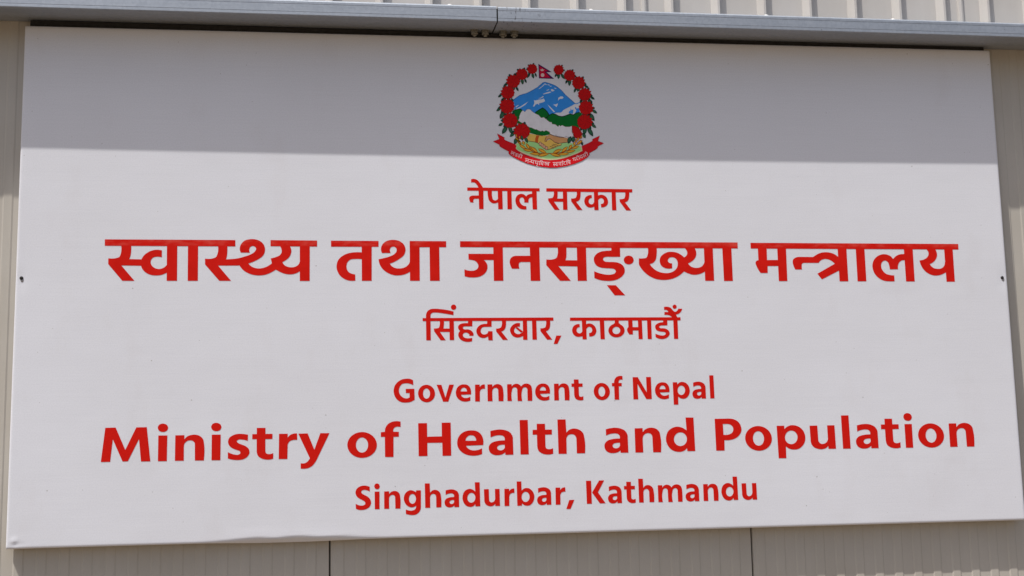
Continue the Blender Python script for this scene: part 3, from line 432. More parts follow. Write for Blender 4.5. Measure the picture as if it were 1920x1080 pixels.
EMBLEM = [
 ('mountain','blue',0,'11678,10604 11761,10666 11834,10719 11926,10753 12008,10773 12090,10817 12192,10874 12293,10937 12368,11004 12433,11061 12488,11076 12543,11059 12642,11028 12742,10988 12804,10948 12903,10861 12991,10756 13081,10674 13238,10535 13169,10494 13084,10446 12991,10399 12936,10368 12889,10318 12852,10297 12742,10291 12641,10238 12459,10216 11915,10244 11700,10351 11698,10480|13062,10284 13072,10329 13109,10358 13120,10418 13132,10367 13188,10382 13167,10275|13213,10281 13261,10360 13221,10420 13245,10453 13262,10407 13336,10427 13342,10315|13234,10523 13300,10534 13367,10573 13359,10589 13295,10551 13232,10541'),
 ('mountain','deepblue',1,'11681,10599 11764,10661 11837,10712 11927,10746 12010,10767 12093,10810 12195,10868 12297,10932 12372,10998 12436,11055 12488,11068 12540,11050 12639,11020 12739,10980 12799,10940 12898,10854 12987,10749 13076,10666 13229,10529 13239,10541 13086,10677 12996,10759 12907,10864 12809,10951 12745,10993 12645,11033 12544,11063 12488,11081 12429,11068 12363,11009 12290,10943 12188,10881 12088,10823 12005,10780 11924,10759 11832,10725 11757,10672 11674,10610'),
 ('snow','snow',2,'12315,10896 12394,10958 12478,11042 12523,11016 12518,10996 12478,11018 12421,10958 12338,10896|12542,11021 12605,11004 12596,10988 12546,11003|12591,10971 12650,10982 12631,10958|12713,10936 12772,10919 12749,10902 12722,10913|12515,10867 12589,10898 12575,10871 12519,10856|12621,10883 12657,10898 12721,10867 12693,10845 12647,10837|12422,10768 12527,10812 12615,10834 12626,10806 12545,10784 12435,10758|12296,10656 12351,10664 12429,10715 12438,10689 12360,10648|12195,10605 12231,10594 12313,10621 12377,10627 12442,10652 12472,10587 12440,10563 12361,10534 12316,10524 12324,10478 12279,10514 12229,10490 12200,10443 12164,10438 12202,10526|12800,10603 12811,10678 12872,10716 12922,10712 12944,10680 12897,10647 12861,10655 12833,10641|12674,10498 12738,10504 12794,10533 12783,10482 12755,10435 12719,10473|12533,10496 12609,10432 12720,10313 12683,10308 12608,10390|11714,10358 11855,10437 12049,10565 11979,10485 11846,10399 11754,10356|11729,10434 11793,10472 11811,10468 11737,10402'),
 ('hill','green',2,'11645,10303 11718,10351 11818,10371 11863,10367 11916,10318 11956,10060 12089,9905 12349,9813 12477,9833 12567,9784 12579,9736 12447,9704 12265,9710 12063,9767 11909,9967 11765,10001 11715,10185 11644,10266'),
 ('hill','green',2,'12210,10281 12307,10352 12409,10414 12462,10374 12516,10319 12564,10237 12511,10125 12439,10142 12366,10131 12277,10213'),
 ('hill','green',2,'12484,10147 12577,10237 12655,10275 12732,10249 12804,10208 12895,10196 12978,10221 13098,10269 13180,10247 13254,10300 13337,10315 13392,10298 13389,10214 13305,10129 13284,10036 13309,9944 13326,9893 13208,9933 13116,9922 12841,9890 12571,10015'),
 ('hill','black',3,'11649,10295 11721,10341 11819,10360 11855,10356 11883,10329 11896,10342 11862,10373 11817,10379 11715,10357 11640,10312'),
 ('hill','black',3,'12216,10273 12313,10342 12409,10401 12456,10366 12507,10312 12555,10231 12572,10242 12524,10326 12469,10381 12408,10422 12302,10359 12205,10289|12490,10136 12582,10228 12656,10261 12728,10240 12801,10200 12895,10187 12980,10210 13098,10258 13181,10236 13258,10287 13343,10304 13340,10323 13251,10304 13178,10255 13097,10277 12975,10226 12895,10205 12807,10217 12736,10257 12654,10280 12571,10242 12477,10149'),
 ('map','brown',4,'11912,10341 11952,10300 12008,10365 12063,10376 12108,10358 12134,10321 12214,10266 12304,10227 12366,10154 12430,10174 12484,10124 12582,10050 12628,10053 12636,10005 12717,9994 12790,9935 12812,9982 12843,9950 12889,9978 12970,9938 13071,9940 13140,9959 13132,9811 13166,9730 13161,9682 13054,9660 12982,9679 12927,9663 12800,9684 12745,9694 12728,9726 12691,9693 12575,9745 12562,9793 12477,9833 12431,9802 12386,9822 12349,9803 12295,9821 12228,9857 12210,9847 12116,9892 12061,9903 11981,9959 11937,9990 11856,10023 11783,10073 11813,10149 11809,10177 11828,10224 11843,10261 11871,10307'),
 ('map','white',5,'11911,10334 11954,10293 12012,10360 12062,10369 12104,10352 12129,10317 12212,10260 12301,10222 12363,10149 12428,10168 12480,10119 12579,10044 12624,10048 12632,9999 12714,9988 12788,9929 12813,9975 12843,9943 12888,9972 12968,9932 13071,9933 13134,9956 13126,9810 13160,9728 13157,9688 13054,9667 12982,9686 12927,9669 12801,9691 12749,9700 12728,9733 12692,9700 12578,9751 12567,9798 12478,9840 12430,9808 12386,9829 12349,9810 12298,9827 12230,9863 12212,9854 12117,9898 12064,9908 11985,9964 11939,9996 11859,10029 11789,10075 11820,10148 11816,10176 11835,10221 11848,10258 11875,10303'),
 ('emblem','cream',3,'11700,9467 11764,9505 11991,9554 12443,9552 12897,9531 13105,9520 13332,9463 13373,9422 13388,9326 13254,9250 13096,9188 12913,9131 12730,9087 12549,9076 12387,9085 12207,9131 11983,9206 11804,9277 11693,9344 11731,9431'),
 ('emblem','lightgreen',4,'11718,9463 11773,9501 11991,9554 12443,9552 12897,9531 13105,9520 13323,9454 13349,9408 13366,9344 13236,9282 13097,9225 12914,9167 12731,9124 12549,9111 12388,9119 12208,9168 11984,9242 11805,9313 11721,9358 11740,9431'),
 ('hand','ochre',6,'12006,9655 12058,9748 12220,9719 12401,9698 12501,9700 12443,9552 12525,9585 12581,9613 12670,9546 12796,9492 12860,9501 12850,9465 12767,9437 12712,9413 12620,9379 12511,9355 12422,9436 12333,9518 12270,9508 12189,9539 12009,9559'),
 ('hand','tan',7,'12482,9681 12538,9719 12574,9733 12665,9702 12746,9680 12836,9659 12926,9660 13035,9643 13043,9597 13014,9542 12868,9521 12795,9509 12687,9537 12625,9591 12571,9627 12507,9608 12484,9552 12443,9552 12448,9589 12481,9644'),
 ('hand','bracelet',8,'12231,9696 12306,9697 12277,9604 12272,9508 12196,9534 12205,9631'),
 ('hand','brown',9,'12475,9679 12441,9590 12437,9547 12484,9542 12512,9602 12571,9618 12621,9584 12684,9528 12793,9484 12799,9497 12691,9541 12630,9595 12573,9633 12503,9613 12475,9553 12449,9556 12456,9587 12489,9674|12572,9726 12663,9695 12744,9673 12835,9651 12926,9653 12927,9668 12837,9666 12748,9688 12667,9710 12577,9741|12686,9528 12795,9502 12869,9512 13015,9532 13014,9547 12867,9527 12797,9516 12690,9542|12008,9552 12187,9527 12266,9501 12327,9453 12461,9334 12530,9339 12641,9372 12770,9428 12854,9457 12865,9499 12851,9502 12845,9470 12764,9441 12636,9387 12527,9353 12469,9347 12337,9464 12274,9514 12191,9542 12010,9566|12565,9417 12655,9393 12659,9408 12569,9432|12611,9450 12719,9419 12723,9434 12615,9465|12639,9478 12775,9448 12779,9463 12643,9493|12052,9752 12005,9659 12017,9652 12064,9745|12219,9711 12400,9686 12402,9701 12221,9726'),
 ('hand','brown',10,'12368,9491~ 12360,9459~ 12339,9440~ 12315,9439~ 12295,9458~ 12288,9490~ 12297,9521~ 12317,9541~ 12342,9541~ 12361,9522~'),
 ('hand','pink',11,'12357,9491~ 12351,9467~ 12336,9452~ 12318,9452~ 12304,9466~ 12299,9490~ 12305,9514~ 12320,9529~ 12338,9529~ 12352,9514~'),
 ('hand','brown',10,'12417,9455~ 12409,9423~ 12388,9404~ 12364,9403~ 12344,9422~ 12337,9454~ 12346,9485~ 12366,9505~ 12391,9505~ 12410,9486~'),
 ('hand','pink',11,'12406,9455~ 12400,9431~ 12385,9416~ 12367,9416~ 12353,9430~ 12348,9454~ 12354,9478~ 12369,9492~ 12387,9493~ 12401,9478~'),
 ('hand','brown',10,'12462,9419~ 12453,9387~ 12433,9368~ 12408,9367~ 12389,9386~ 12382,9417~ 12390,9449~ 12411,9469~ 12435,9469~ 12455,9450~'),
 ('hand','pink',11,'12451,9418~ 12445,9395~ 12430,9380~ 12412,9380~ 12398,9394~ 12393,9418~ 12399,9442~ 12414,9456~ 12432,9457~ 12446,9442~'),
 ('hand','brown',10,'12520,9383~ 12511,9351~ 12491,9332~ 12466,9331~ 12447,9350~ 12440,9382~ 12448,9413~ 12469,9433~ 12493,9433~ 12513,9414~'),
 ('hand','pink',11,'12509,9383~ 12503,9359~ 12488,9344~ 12470,9344~ 12456,9358~ 12451,9382~ 12457,9406~ 12472,9420~ 12490,9421~ 12504,9406~'),
 ('wheat','rust',12,'11722,9732 11710,9701~ 11713,9674~ 11730,9650~ 11749,9638 11757,9660~ 11759,9688~ 11747,9713~'),
 ('wheat','wheat',13,'11723,9726 11723,9703~ 11728,9680~ 11737,9658~ 11747,9645 11747,9662~ 11743,9685~ 11736,9706~'),
 ('wheat','rust',14,'11808,9686 11788,9662~ 11784,9636~ 11795,9613~ 11811,9597 11826,9615~ 11835,9641~ 11830,9665~'),
 ('wheat','wheat',15,'11808,9681 11801,9661~ 11798,9639~ 11804,9618~ 11811,9604 11817,9619~ 11820,9641~ 11818,9662~'),
 ('wheat','rust',16,'11855,9478 11839,9534~ 11805,9575~ 11757,9601~ 11717,9610 11727,9570~ 11756,9522~ 11800,9491~'),
 ('wheat','wheat',17,'11846,9487 11826,9528~ 11796,9562~ 11758,9588~ 11727,9600 11741,9570~ 11768,9533~ 11804,9504~'),
 ('wheat','rust',12,'11929,9459 11941,9497~ 11934,9529~ 11909,9551~ 11882,9562 11873,9534~ 11874,9499~ 11893,9474~'),
 ('wheat','wheat',13,'11926,9465 11928,9495~ 11920,9521~ 11903,9542~ 11886,9554 11884,9533~ 11888,9505~ 11903,9482~'),
 ('wheat','rust',14,'11967,9358 11939,9411~ 11894,9447~ 11839,9464~ 11795,9464 11815,9425~ 11855,9383~ 11907,9359~'),
 ('wheat','wheat',15,'11957,9365 11927,9404~ 11888,9433~ 11842,9451~ 11807,9456 11828,9428~ 11865,9395~ 11908,9373~'),
 ('wheat','rust',16,'12061,9346 12062,9403~ 12043,9451~ 12004,9486~ 11967,9503 11965,9462~ 11978,9410~ 12011,9371~'),
 ('wheat','wheat',17,'12055,9357 12049,9401~ 12030,9441~ 12000,9474~ 11974,9492 11978,9459~ 11993,9418~ 12019,9382~'),
 ('wheat','rust',12,'12130,9304 12073,9342~ 12008,9358~ 11939,9354~ 11891,9340 11931,9312~ 11995,9288~ 12062,9285~'),
 ('wheat','wheat',13,'12113,9306 12063,9330~ 12007,9343~ 11949,9344~ 11909,9338 11945,9320~ 12000,9303~ 12057,9298~'),
 ('wheat','rust',14,'12130,9304 12138,9349~ 12128,9388~ 12099,9417~ 12069,9431 12062,9398~ 12067,9356~ 12090,9324~'),
 ('wheat','wheat',15,'12126,9312 12125,9347~ 12114,9380~ 12093,9407~ 12074,9422 12074,9397~ 12081,9363~ 12100,9334~'),
 ('wheat','rust',16,'12260,9267 12235,9332~ 12191,9379~ 12131,9406~ 12082,9413 12099,9367~ 12138,9312~ 12192,9278~'),
 ('wheat','wheat',17,'12248,9277 12222,9326~ 12183,9365~ 12134,9392~ 12096,9402 12114,9367~ 12149,9323~ 12194,9293~'),
 ('wheat','rust',12,'12324,9222 12257,9258~ 12182,9272~ 12104,9262~ 12052,9243 12100,9216~ 12173,9195~ 12250,9197~'),
 ('wheat','wheat',13,'12306,9224 12248,9247~ 12183,9256~ 12117,9252~ 12071,9242 12113,9225~ 12178,9210~ 12243,9210~'),
 ('wheat','rust',14,'12474,9257 12437,9315~ 12383,9353~ 12317,9368~ 12267,9365 12293,9323~ 12342,9277~ 12404,9255~'),
 ('wheat','wheat',15,'12461,9264 12425,9308~ 12377,9338~ 12322,9354~ 12282,9357 12307,9326~ 12352,9290~ 12404,9269~'),
 ('wheat','rust',16,'12548,9245 12466,9262~ 12383,9251~ 12303,9216~ 12253,9180 12313,9167~ 12397,9169~ 12477,9196~'),
 ('wheat','wheat',17,'12529,9241 12459,9247~ 12388,9237~ 12319,9211~ 12275,9185 12325,9180~ 12397,9185~ 12467,9206~'),
 ('wheat','rust',12,'12559,9246 12623,9196~ 12700,9168~ 12782,9167~ 12842,9178 12796,9216~ 12722,9251~ 12641,9261~'),
 ('wheat','wheat',13,'12577,9242 12635,9206~ 12701,9185~ 12772,9179~ 12821,9184 12780,9210~ 12715,9237~ 12646,9248~'),
 ('wheat','rust',14,'12636,9260 12709,9257~ 12777,9278~ 12835,9322~ 12869,9365 12816,9368~ 12745,9355~ 12683,9318~'),
 ('wheat','wheat',15,'12651,9267 12711,9270~ 12769,9291~ 12821,9325~ 12852,9357 12809,9354~ 12749,9340~ 12695,9310~'),
 ('wheat','rust',16,'12762,9229 12839,9203~ 12919,9202~ 12999,9221~ 13052,9247 12998,9267~ 12917,9276~ 12836,9264~'),
 ('wheat','wheat',17,'12781,9230 12846,9216~ 12916,9216~ 12985,9230~ 13031,9246 12984,9257~ 12915,9260~ 12845,9252~'),
 ('wheat','rust',12,'12855,9285 12918,9296~ 12968,9329~ 13002,9381~ 13016,9426 12971,9419~ 12915,9393~ 12876,9347~'),
 ('wheat','wheat',13,'12866,9295 12915,9310~ 12957,9340~ 12989,9382~ 13004,9416 12968,9405~ 12923,9379~ 12888,9342~'),
 ('wheat','rust',14,'12967,9287 13035,9270~ 13103,9276~ 13168,9303~ 13210,9334 13162,9347~ 13092,9349~ 13026,9329~'),
 ('wheat','wheat',15,'12984,9291 13040,9283~ 13098,9290~ 13155,9310~ 13191,9330 13151,9336~ 13092,9334~ 13034,9318~'),
 ('wheat','rust',16,'13035,9353 13083,9369~ 13115,9402~ 13128,9446~ 13127,9483 13092,9472~ 13054,9444~ 13035,9404~'),
 ('wheat','wheat',17,'13041,9361 13076,9380~ 13101,9409~ 13116,9445~ 13120,9474 13095,9460~ 13066,9434~ 13047,9400~'),
 ('wheat','rust',12,'13121,9377 13176,9367~ 13228,9379~ 13274,9413~ 13299,9446 13259,9455~ 13205,9449~ 13157,9423~'),
 ('wheat','wheat',13,'13132,9381 13177,9381~ 13222,9392~ 13262,9418~ 13287,9441 13254,9443~ 13208,9434~ 13166,9414~'),
 ('wheat','rust',14,'13170,9458 13204,9478~ 13220,9505~ 13215,9538~ 13202,9563 13177,9549~ 13155,9523~ 13153,9492~'),
 ('wheat','wheat',15,'13172,9465 13193,9484~ 13204,9508~ 13205,9535~ 13200,9555 13184,9541~ 13169,9518~ 13166,9492~'),
 ('wheat','rust',16,'13244,9476 13301,9485~ 13346,9512~ 13377,9558~ 13390,9598 13349,9593~ 13299,9571~ 13263,9530~'),
 ('wheat','wheat',17,'13254,9484 13297,9498~ 13334,9523~ 13365,9560~ 13379,9588 13348,9580~ 13308,9557~ 13275,9525~'),
 ('wheat','rust',12,'13244,9528 13259,9560~ 13258,9590~ 13241,9617~ 13222,9632 13212,9609~ 13207,9578~ 13218,9550~'),
 ('wheat','wheat',13,'13243,9535 13246,9560~ 13242,9585~ 13234,9609~ 13224,9625 13222,9606~ 13223,9581~ 13230,9556~'),
 ('wheat','rust',14,'13275,9580 13301,9601~ 13310,9626~ 13301,9652~ 13287,9670 13269,9655~ 13253,9631~ 13255,9606~'),
 ('wheat','wheat',15,'13276,9586 13288,9606~ 13294,9627~ 13292,9648~ 13286,9664 13277,9650~ 13269,9629~ 13268,9607~'),
 ('wheat','rust',16,'13343,9627 13372,9646~ 13386,9670~ 13386,9699~ 13378,9722 13356,9710~ 13337,9687~ 13332,9658~'),
 ('wheat','wheat',17,'13346,9633 13362,9652~ 13372,9674~ 13376,9698~ 13375,9715 13363,9702~ 13351,9680~ 13345,9657~'),
 ('wheat','rust',11,'11767,9506 11892,9407 12035,9312 12207,9254 12389,9229 12572,9238 12572,9258 12392,9249 12213,9274 12044,9330 11903,9424 11780,9523|12553,9238 12735,9242 12920,9282 13107,9369 13275,9501 13353,9595 13337,9608 13263,9516 13096,9385 12915,9301 12734,9262 12553,9258'),
 ('leaf.10','leafdark',18,'12117,11307 12075,11283~ 12046,11248~ 12031,11203~ 12030,11169 12060,11185~ 12094,11218~ 12113,11259~'),
 ('leaf.11','leafdark',18,'12162,11309 12145,11263~ 12148,11219~ 12172,11182~ 12198,11160 12211,11193~ 12214,11239~ 12198,11278~'),
 ('leaf.11','leafmid',19,'12166,11289 12160,11258~ 12164,11227~ 12178,11199~ 12193,11183 12198,11205~ 12198,11237~ 12187,11266~'),
 ('leaf.11','leafdark',20,'12164,11283 12189,11180 12197,11182 12172,11285'),
 ('leaf.12','leafdark',18,'12235,11308 12227,11273~ 12233,11241~ 12251,11215~ 12270,11199 12276,11224~ 12275,11257~ 12261,11286~'),
 ('leaf.13','leafdark',18,'11895,11174 11872,11122~ 11873,11071~ 11896,11025~ 11923,10996 11941,11034~ 11948,11086~ 11933,11134~'),
 ('leaf.13','leafmid',19,'11899,11151 11889,11115~ 11891,11078~ 11904,11044~ 11919,11022 11927,11048~ 11930,11086~ 11921,11121~'),
 ('leaf.13','leafdark',20,'11897,11144 11916,11020 11923,11021 11904,11146'),
 ('leaf.14','leafdark',18,'11967,11153 11960,11114~ 11970,11081~ 11992,11054~ 12015,11041 12020,11068~ 12016,11104~ 11998,11133~'),
 ('leaf.15','leafdark',18,'11549,11029 11508,11029~ 11472,11013~ 11447,10982~ 11436,10952 11467,10950~ 11505,10962~ 11532,10989~'),
 ('leaf.16','leafdark',18,'11674,10980 11653,10938~ 11654,10900~ 11678,10868~ 11705,10851 11721,10881~ 11728,10922~ 11711,10956~'),
 ('leaf.16','leafmid',19,'11678,10963 11668,10934~ 11671,10907~ 11685,10884~ 11700,10870 11708,10890~ 11709,10918~ 11699,10943~'),
 ('leaf.16','leafdark',20,'11675,10958 11698,10867 11705,10870 11683,10960'),
 ('leaf.17','leafdark',18,'11744,10954 11740,10909~ 11752,10870~ 11780,10839~ 11807,10823 11811,10855~ 11803,10897~ 11780,10931~'),
 ('leaf.18','leafdark',18,'11399,10739 11358,10739~ 11324,10722~ 11301,10690~ 11290,10662 11320,10661~ 11357,10672~ 11384,10699~'),
 ('leaf.30','leafdark',18,'11479,10660 11426,10654~ 11388,10627~ 11368,10583~ 11365,10543 11404,10546~ 11448,10567~ 11474,10605~'),
 ('leaf.30','leafmid',19,'11464,10645 11431,10636~ 11404,10615~ 11387,10585~ 11381,10560 11406,10566~ 11435,10583~ 11456,10610~'),
 ('leaf.30','leafdark',20,'11457,10644 11378,10563 11384,10556 11463,10637'),
 ('leaf.31','leafdark',18,'11543,10679 11515,10648~ 11510,10620~ 11528,10594~ 11553,10579 11574,10601~ 11586,10630~ 11576,10657~'),
 ('leaf.31','leafmid',19,'11544,10666 11530,10645~ 11528,10624~ 11538,10605~ 11551,10594 11561,10609~ 11567,10630~ 11562,10649~'),
 ('leaf.31','leafdark',20,'11541,10661 11547,10592 11555,10594 11548,10663'),
 ('leaf.32','leafdark',18,'11625,10643 11616,10606~ 11624,10575~ 11648,10551~ 11672,10540 11679,10566~ 11677,10601~ 11658,10627~'),
 ('leaf.33','leafdark',18,'11367,10397 11320,10395~ 11282,10375~ 11255,10339~ 11243,10305 11278,10306~ 11319,10321~ 11350,10352~'),
 ('leaf.33','leafmid',19,'11350,10385 11320,10380~ 11293,10363~ 11272,10340~ 11262,10319 11284,10323~ 11312,10335~ 11335,10357~'),
 ('leaf.33','leafdark',20,'11344,10385 11259,10321 11263,10315 11348,10379'),
 ('leaf.34','leafdark',18,'11451,10315 11384,10282~ 11341,10231~ 11325,10162~ 11330,10109 11379,10132~ 11430,10178~ 11455,10241~'),
 ('leaf.34','leafmid',19,'11435,10288 11394,10260~ 11365,10222~ 11350,10175~ 11348,10140 11378,10159~ 11411,10194~ 11431,10239~'),
 ('leaf.34','leafdark',20,'11426,10283 11342,10140 11351,10135 11435,10278'),
 ('leaf.35','leafdark',18,'11498,10328 11481,10287~ 11485,10253~ 11508,10224~ 11535,10209 11548,10238~ 11550,10276~ 11534,10307~'),
 ('leaf.35','leafmid',19,'11502,10313 11496,10285~ 11499,10260~ 11514,10239~ 11529,10227 11534,10246~ 11534,10273~ 11524,10295~'),
 ('leaf.35','leafdark',20,'11500,10307 11526,10225 11533,10227 11508,10309'),
 ('leaf.36','leafdark',18,'11404,10000 11360,10006~ 11325,9993~ 11299,9961~ 11288,9931 11319,9926~ 11358,9933~ 11387,9958~'),
 ('leaf.36','leafmid',19,'11389,9991 11360,9991~ 11335,9979~ 11315,9960~ 11305,9941 11326,9941~ 11352,9948~ 11374,9965~'),
 ('leaf.36','leafdark',20,'11383,9991 11303,9943 11306,9937 11386,9986'),
 ('leaf.37','leafdark',18,'11512,9929 11443,9900~ 11397,9850~ 11376,9783~ 11377,9728 11428,9748~ 11482,9792~ 11511,9854~'),
 ('leaf.37','leafmid',19,'11494,9903 11452,9877~ 11419,9840~ 11401,9794~ 11397,9758 11428,9776~ 11464,9810~ 11486,9853~'),
 ('leaf.37','leafdark',20,'11485,9898 11391,9759 11400,9754 11493,9893'),
 ('leaf.38','leafdark',18,'11545,9961 11533,9882~ 11548,9810~ 11591,9749~ 11633,9714 11643,9770~ 11637,9846~ 11604,9911~'),
 ('leaf.38','leafmid',19,'11557,9928 11555,9874~ 11568,9823~ 11595,9778~ 11620,9751 11622,9789~ 11614,9842~ 11591,9890~'),
 ('leaf.38','leafdark',20,'11556,9918 11617,9747 11626,9750 11564,9922'),
 ('leaf.50','leafdark',18,'11688,9759 11638,9757~ 11600,9736~ 11576,9696~ 11567,9660 11603,9660~ 11646,9676~ 11675,9709~'),
 ('leaf.50','leafmid',19,'11672,9746 11640,9740~ 11613,9723~ 11594,9697~ 11585,9675 11608,9679~ 11637,9692~ 11659,9715~'),
 ('leaf.50','leafdark',20,'11665,9745 11582,9677 11586,9670 11670,9739'),
 ('leaf.51','leafdark',18,'11755,9657 11700,9619~ 11669,9566~ 11666,9505~ 11678,9458 11718,9485~ 11757,9534~ 11769,9592~'),
 ('leaf.51','leafmid',19,'11744,9631 11712,9601~ 11691,9563~ 11685,9519~ 11689,9487 11713,9509~ 11738,9545~ 11749,9587~'),
 ('leaf.51','leafdark',20,'11738,9626 11684,9487 11692,9484 11746,9622'),
 ('leaf.52','leafdark',18,'11856,9709 11830,9665~ 11830,9623~ 11856,9590~ 11887,9571 11907,9603~ 11915,9647~ 11898,9682~'),
 ('leaf.52','leafmid',19,'11860,9691 11848,9660~ 11851,9632~ 11865,9606~ 11882,9591 11892,9613~ 11894,9644~ 11883,9670~'),
 ('leaf.52','leafdark',20,'11857,9685 11878,9589 11887,9591 11865,9687'),
 ('leaf.53','leafdark',18,'11942,9666 11932,9611~ 11945,9563~ 11978,9525~ 12012,9504 12020,9544~ 12015,9596~ 11989,9638~'),
 ('leaf.53','leafmid',19,'11952,9645 11950,9608~ 11960,9574~ 11981,9545~ 12002,9528 12003,9555~ 11997,9591~ 11979,9622~'),
 ('leaf.53','leafdark',20,'11951,9638 11999,9525 12006,9528 11957,9641'),
 ('leaf.20','leafdark',18,'12785,11310 12754,11290~ 12737,11262~ 12733,11228~ 12737,11203 12760,11218~ 12781,11243~ 12790,11274~'),
 ('leaf.21','leafdark',18,'12838,11325 12804,11283~ 12793,11237~ 12804,11190~ 12823,11158 12848,11189~ 12866,11234~ 12863,11281~'),
 ('leaf.21','leafmid',19,'12835,11303 12818,11272~ 12811,11239~ 12816,11206~ 12826,11183 12838,11204~ 12849,11238~ 12848,11271~'),
 ('leaf.21','leafdark',20,'12831,11298 12822,11182 12828,11182 12839,11297'),
 ('leaf.22','leafdark',18,'12888,11307 12891,11252~ 12912,11208~ 12950,11176~ 12986,11162 12985,11201~ 12970,11249~ 12937,11285~'),
 ('leaf.22','leafmid',19,'12901,11287 12907,11252~ 12924,11220~ 12949,11196~ 12972,11183 12968,11209~ 12954,11242~ 12932,11269~'),
 ('leaf.22','leafdark',20,'12902,11280 12970,11180 12975,11184 12907,11284'),
 ('leaf.23','leafdark',18,'13056,11158 13023,11136~ 13003,11105~ 12998,11068~ 13004,11041 13029,11056~ 13053,11085~ 13063,11118~'),
 ('leaf.24','leafdark',18,'13120,11195 13081,11142~ 13065,11084~ 13075,11024~ 13094,10984 13122,11021~ 13146,11078~ 13145,11137~'),
 ('leaf.24','leafmid',19,'13116,11166 13095,11129~ 13086,11086~ 13088,11044~ 13097,11015 13114,11042~ 13127,11083~ 13128,11126~'),
 ('leaf.24','leafdark',20,'13111,11160 13094,11013 13101,11013 13119,11159'),
 ('leaf.25','leafdark',18,'13477,11013 13494,10975~ 13521,10951~ 13559,10944~ 13589,10947 13578,10976~ 13553,11004~ 13519,11018~'),
 ('leaf.26','leafdark',18,'13262,10938 13227,10914~ 13208,10883~ 13205,10845~ 13211,10816 13237,10832~ 13261,10862~ 13270,10898~'),
 ('leaf.27','leafdark',18,'13345,10988 13300,10960~ 13280,10923~ 13285,10879~ 13301,10846 13334,10865~ 13364,10900~ 13367,10943~'),
 ('leaf.27','leafmid',19,'13340,10969 13313,10947~ 13301,10921~ 13301,10890~ 13307,10867 13326,10882~ 13344,10908~ 13348,10938~'),
 ('leaf.27','leafdark',20,'13333,10965 13303,10866 13312,10865 13342,10964'),
 ('leaf.28','leafdark',18,'13615,10727 13633,10686~ 13661,10660~ 13701,10649~ 13733,10651 13722,10680~ 13696,10713~ 13660,10729~'),
 ('leaf.40','leafdark',18,'13405,10671 13368,10641~ 13352,10603~ 13353,10560~ 13366,10530 13393,10552~ 13416,10588~ 13421,10629~'),
 ('leaf.40','leafmid',19,'13400,10653 13379,10630~ 13368,10602~ 13366,10572~ 13372,10551 13387,10568~ 13402,10594~ 13406,10623~'),
 ('leaf.40','leafdark',20,'13395,10649 13369,10550 13375,10549 13402,10647'),
 ('leaf.41','leafdark',18,'13476,10691 13444,10658~ 13436,10624~ 13450,10591~ 13473,10569 13496,10592~ 13513,10626~ 13507,10659~'),
 ('leaf.41','leafmid',19,'13476,10675 13460,10651~ 13454,10627~ 13462,10603~ 13473,10587 13486,10603~ 13495,10627~ 13491,10652~'),
 ('leaf.41','leafdark',20,'13472,10670 13470,10586 13477,10586 13479,10670'),
 ('leaf.42','leafdark',18,'13565,10666 13558,10604~ 13577,10557~ 13622,10527~ 13664,10517 13670,10562~ 13659,10615~ 13622,10650~'),
 ('leaf.42','leafmid',19,'13578,10647 13580,10607~ 13595,10573~ 13624,10550~ 13649,10539 13648,10568~ 13638,10604~ 13613,10631~'),
 ('leaf.42','leafdark',20,'13577,10638 13647,10534 13655,10541 13585,10644'),
 ('leaf.43','leafdark',18,'13661,10384 13676,10336~ 13707,10305~ 13751,10291~ 13787,10291 13776,10325~ 13749,10363~ 13710,10383~'),
 ('leaf.43','leafmid',19,'13677,10372 13692,10342~ 13715,10320~ 13744,10308~ 13768,10304 13757,10326~ 13737,10350~ 13710,10367~'),
 ('leaf.43','leafdark',20,'13679,10365 13767,10301 13771,10306 13683,10372'),
 ('leaf.44','leafdark',18,'13521,10339 13492,10297~ 13486,10255~ 13503,10214~ 13528,10189 13550,10219~ 13563,10262~ 13553,10303~'),
 ('leaf.44','leafmid',19,'13522,10320 13507,10290~ 13504,10259~ 13514,10230~ 13527,10211 13538,10232~ 13545,10263~ 13539,10293~'),
 ('leaf.44','leafdark',20,'13518,10314 13523,10209 13531,10210 13525,10314'),
 ('leaf.45','leafdark',18,'13574,10307 13574,10227~ 13604,10162~ 13659,10116~ 13712,10094 13714,10152~ 13693,10224~ 13646,10277~'),
 ('leaf.45','leafmid',19,'13592,10280 13599,10227~ 13623,10181~ 13659,10144~ 13692,10125 13687,10163~ 13668,10213~ 13637,10253~'),
 ('leaf.45','leafdark',20,'13593,10269 13688,10121 13697,10126 13601,10275'),
 ('leaf.46','leafdark',18,'13627,10021 13639,9971~ 13669,9937~ 13712,9920~ 13750,9918 13742,9954~ 13717,9995~ 13678,10018~'),
 ('leaf.46','leafmid',19,'13643,10007 13656,9976~ 13678,9953~ 13707,9938~ 13732,9934 13723,9957~ 13703,9983~ 13676,10001~'),
 ('leaf.46','leafdark',20,'13645,10001 13730,9930 13735,9936 13650,10008'),
 ('leaf.47','leafdark',18,'13477,9973 13425,9916~ 13404,9851~ 13414,9781~ 13438,9733 13477,9773~ 13508,9837~ 13508,9906~'),
 ('leaf.47','leafmid',19,'13472,9942 13443,9899~ 13430,9852~ 13433,9802~ 13444,9768 13466,9799~ 13484,9845~ 13486,9894~'),
 ('leaf.47','leafdark',20,'13465,9934 13438,9767 13448,9765 13475,9932'),
 ('leaf.48','leafdark',18,'13526,9937 13526,9853~ 13554,9781~ 13610,9726~ 13664,9699 13666,9760~ 13646,9838~ 13599,9898~'),
 ('leaf.48','leafmid',19,'13545,9906 13551,9849~ 13574,9799~ 13611,9758~ 13643,9734 13639,9775~ 13621,9828~ 13590,9873~'),
 ('leaf.48','leafdark',20,'13545,9895 13640,9729 13649,9735 13554,9900'),
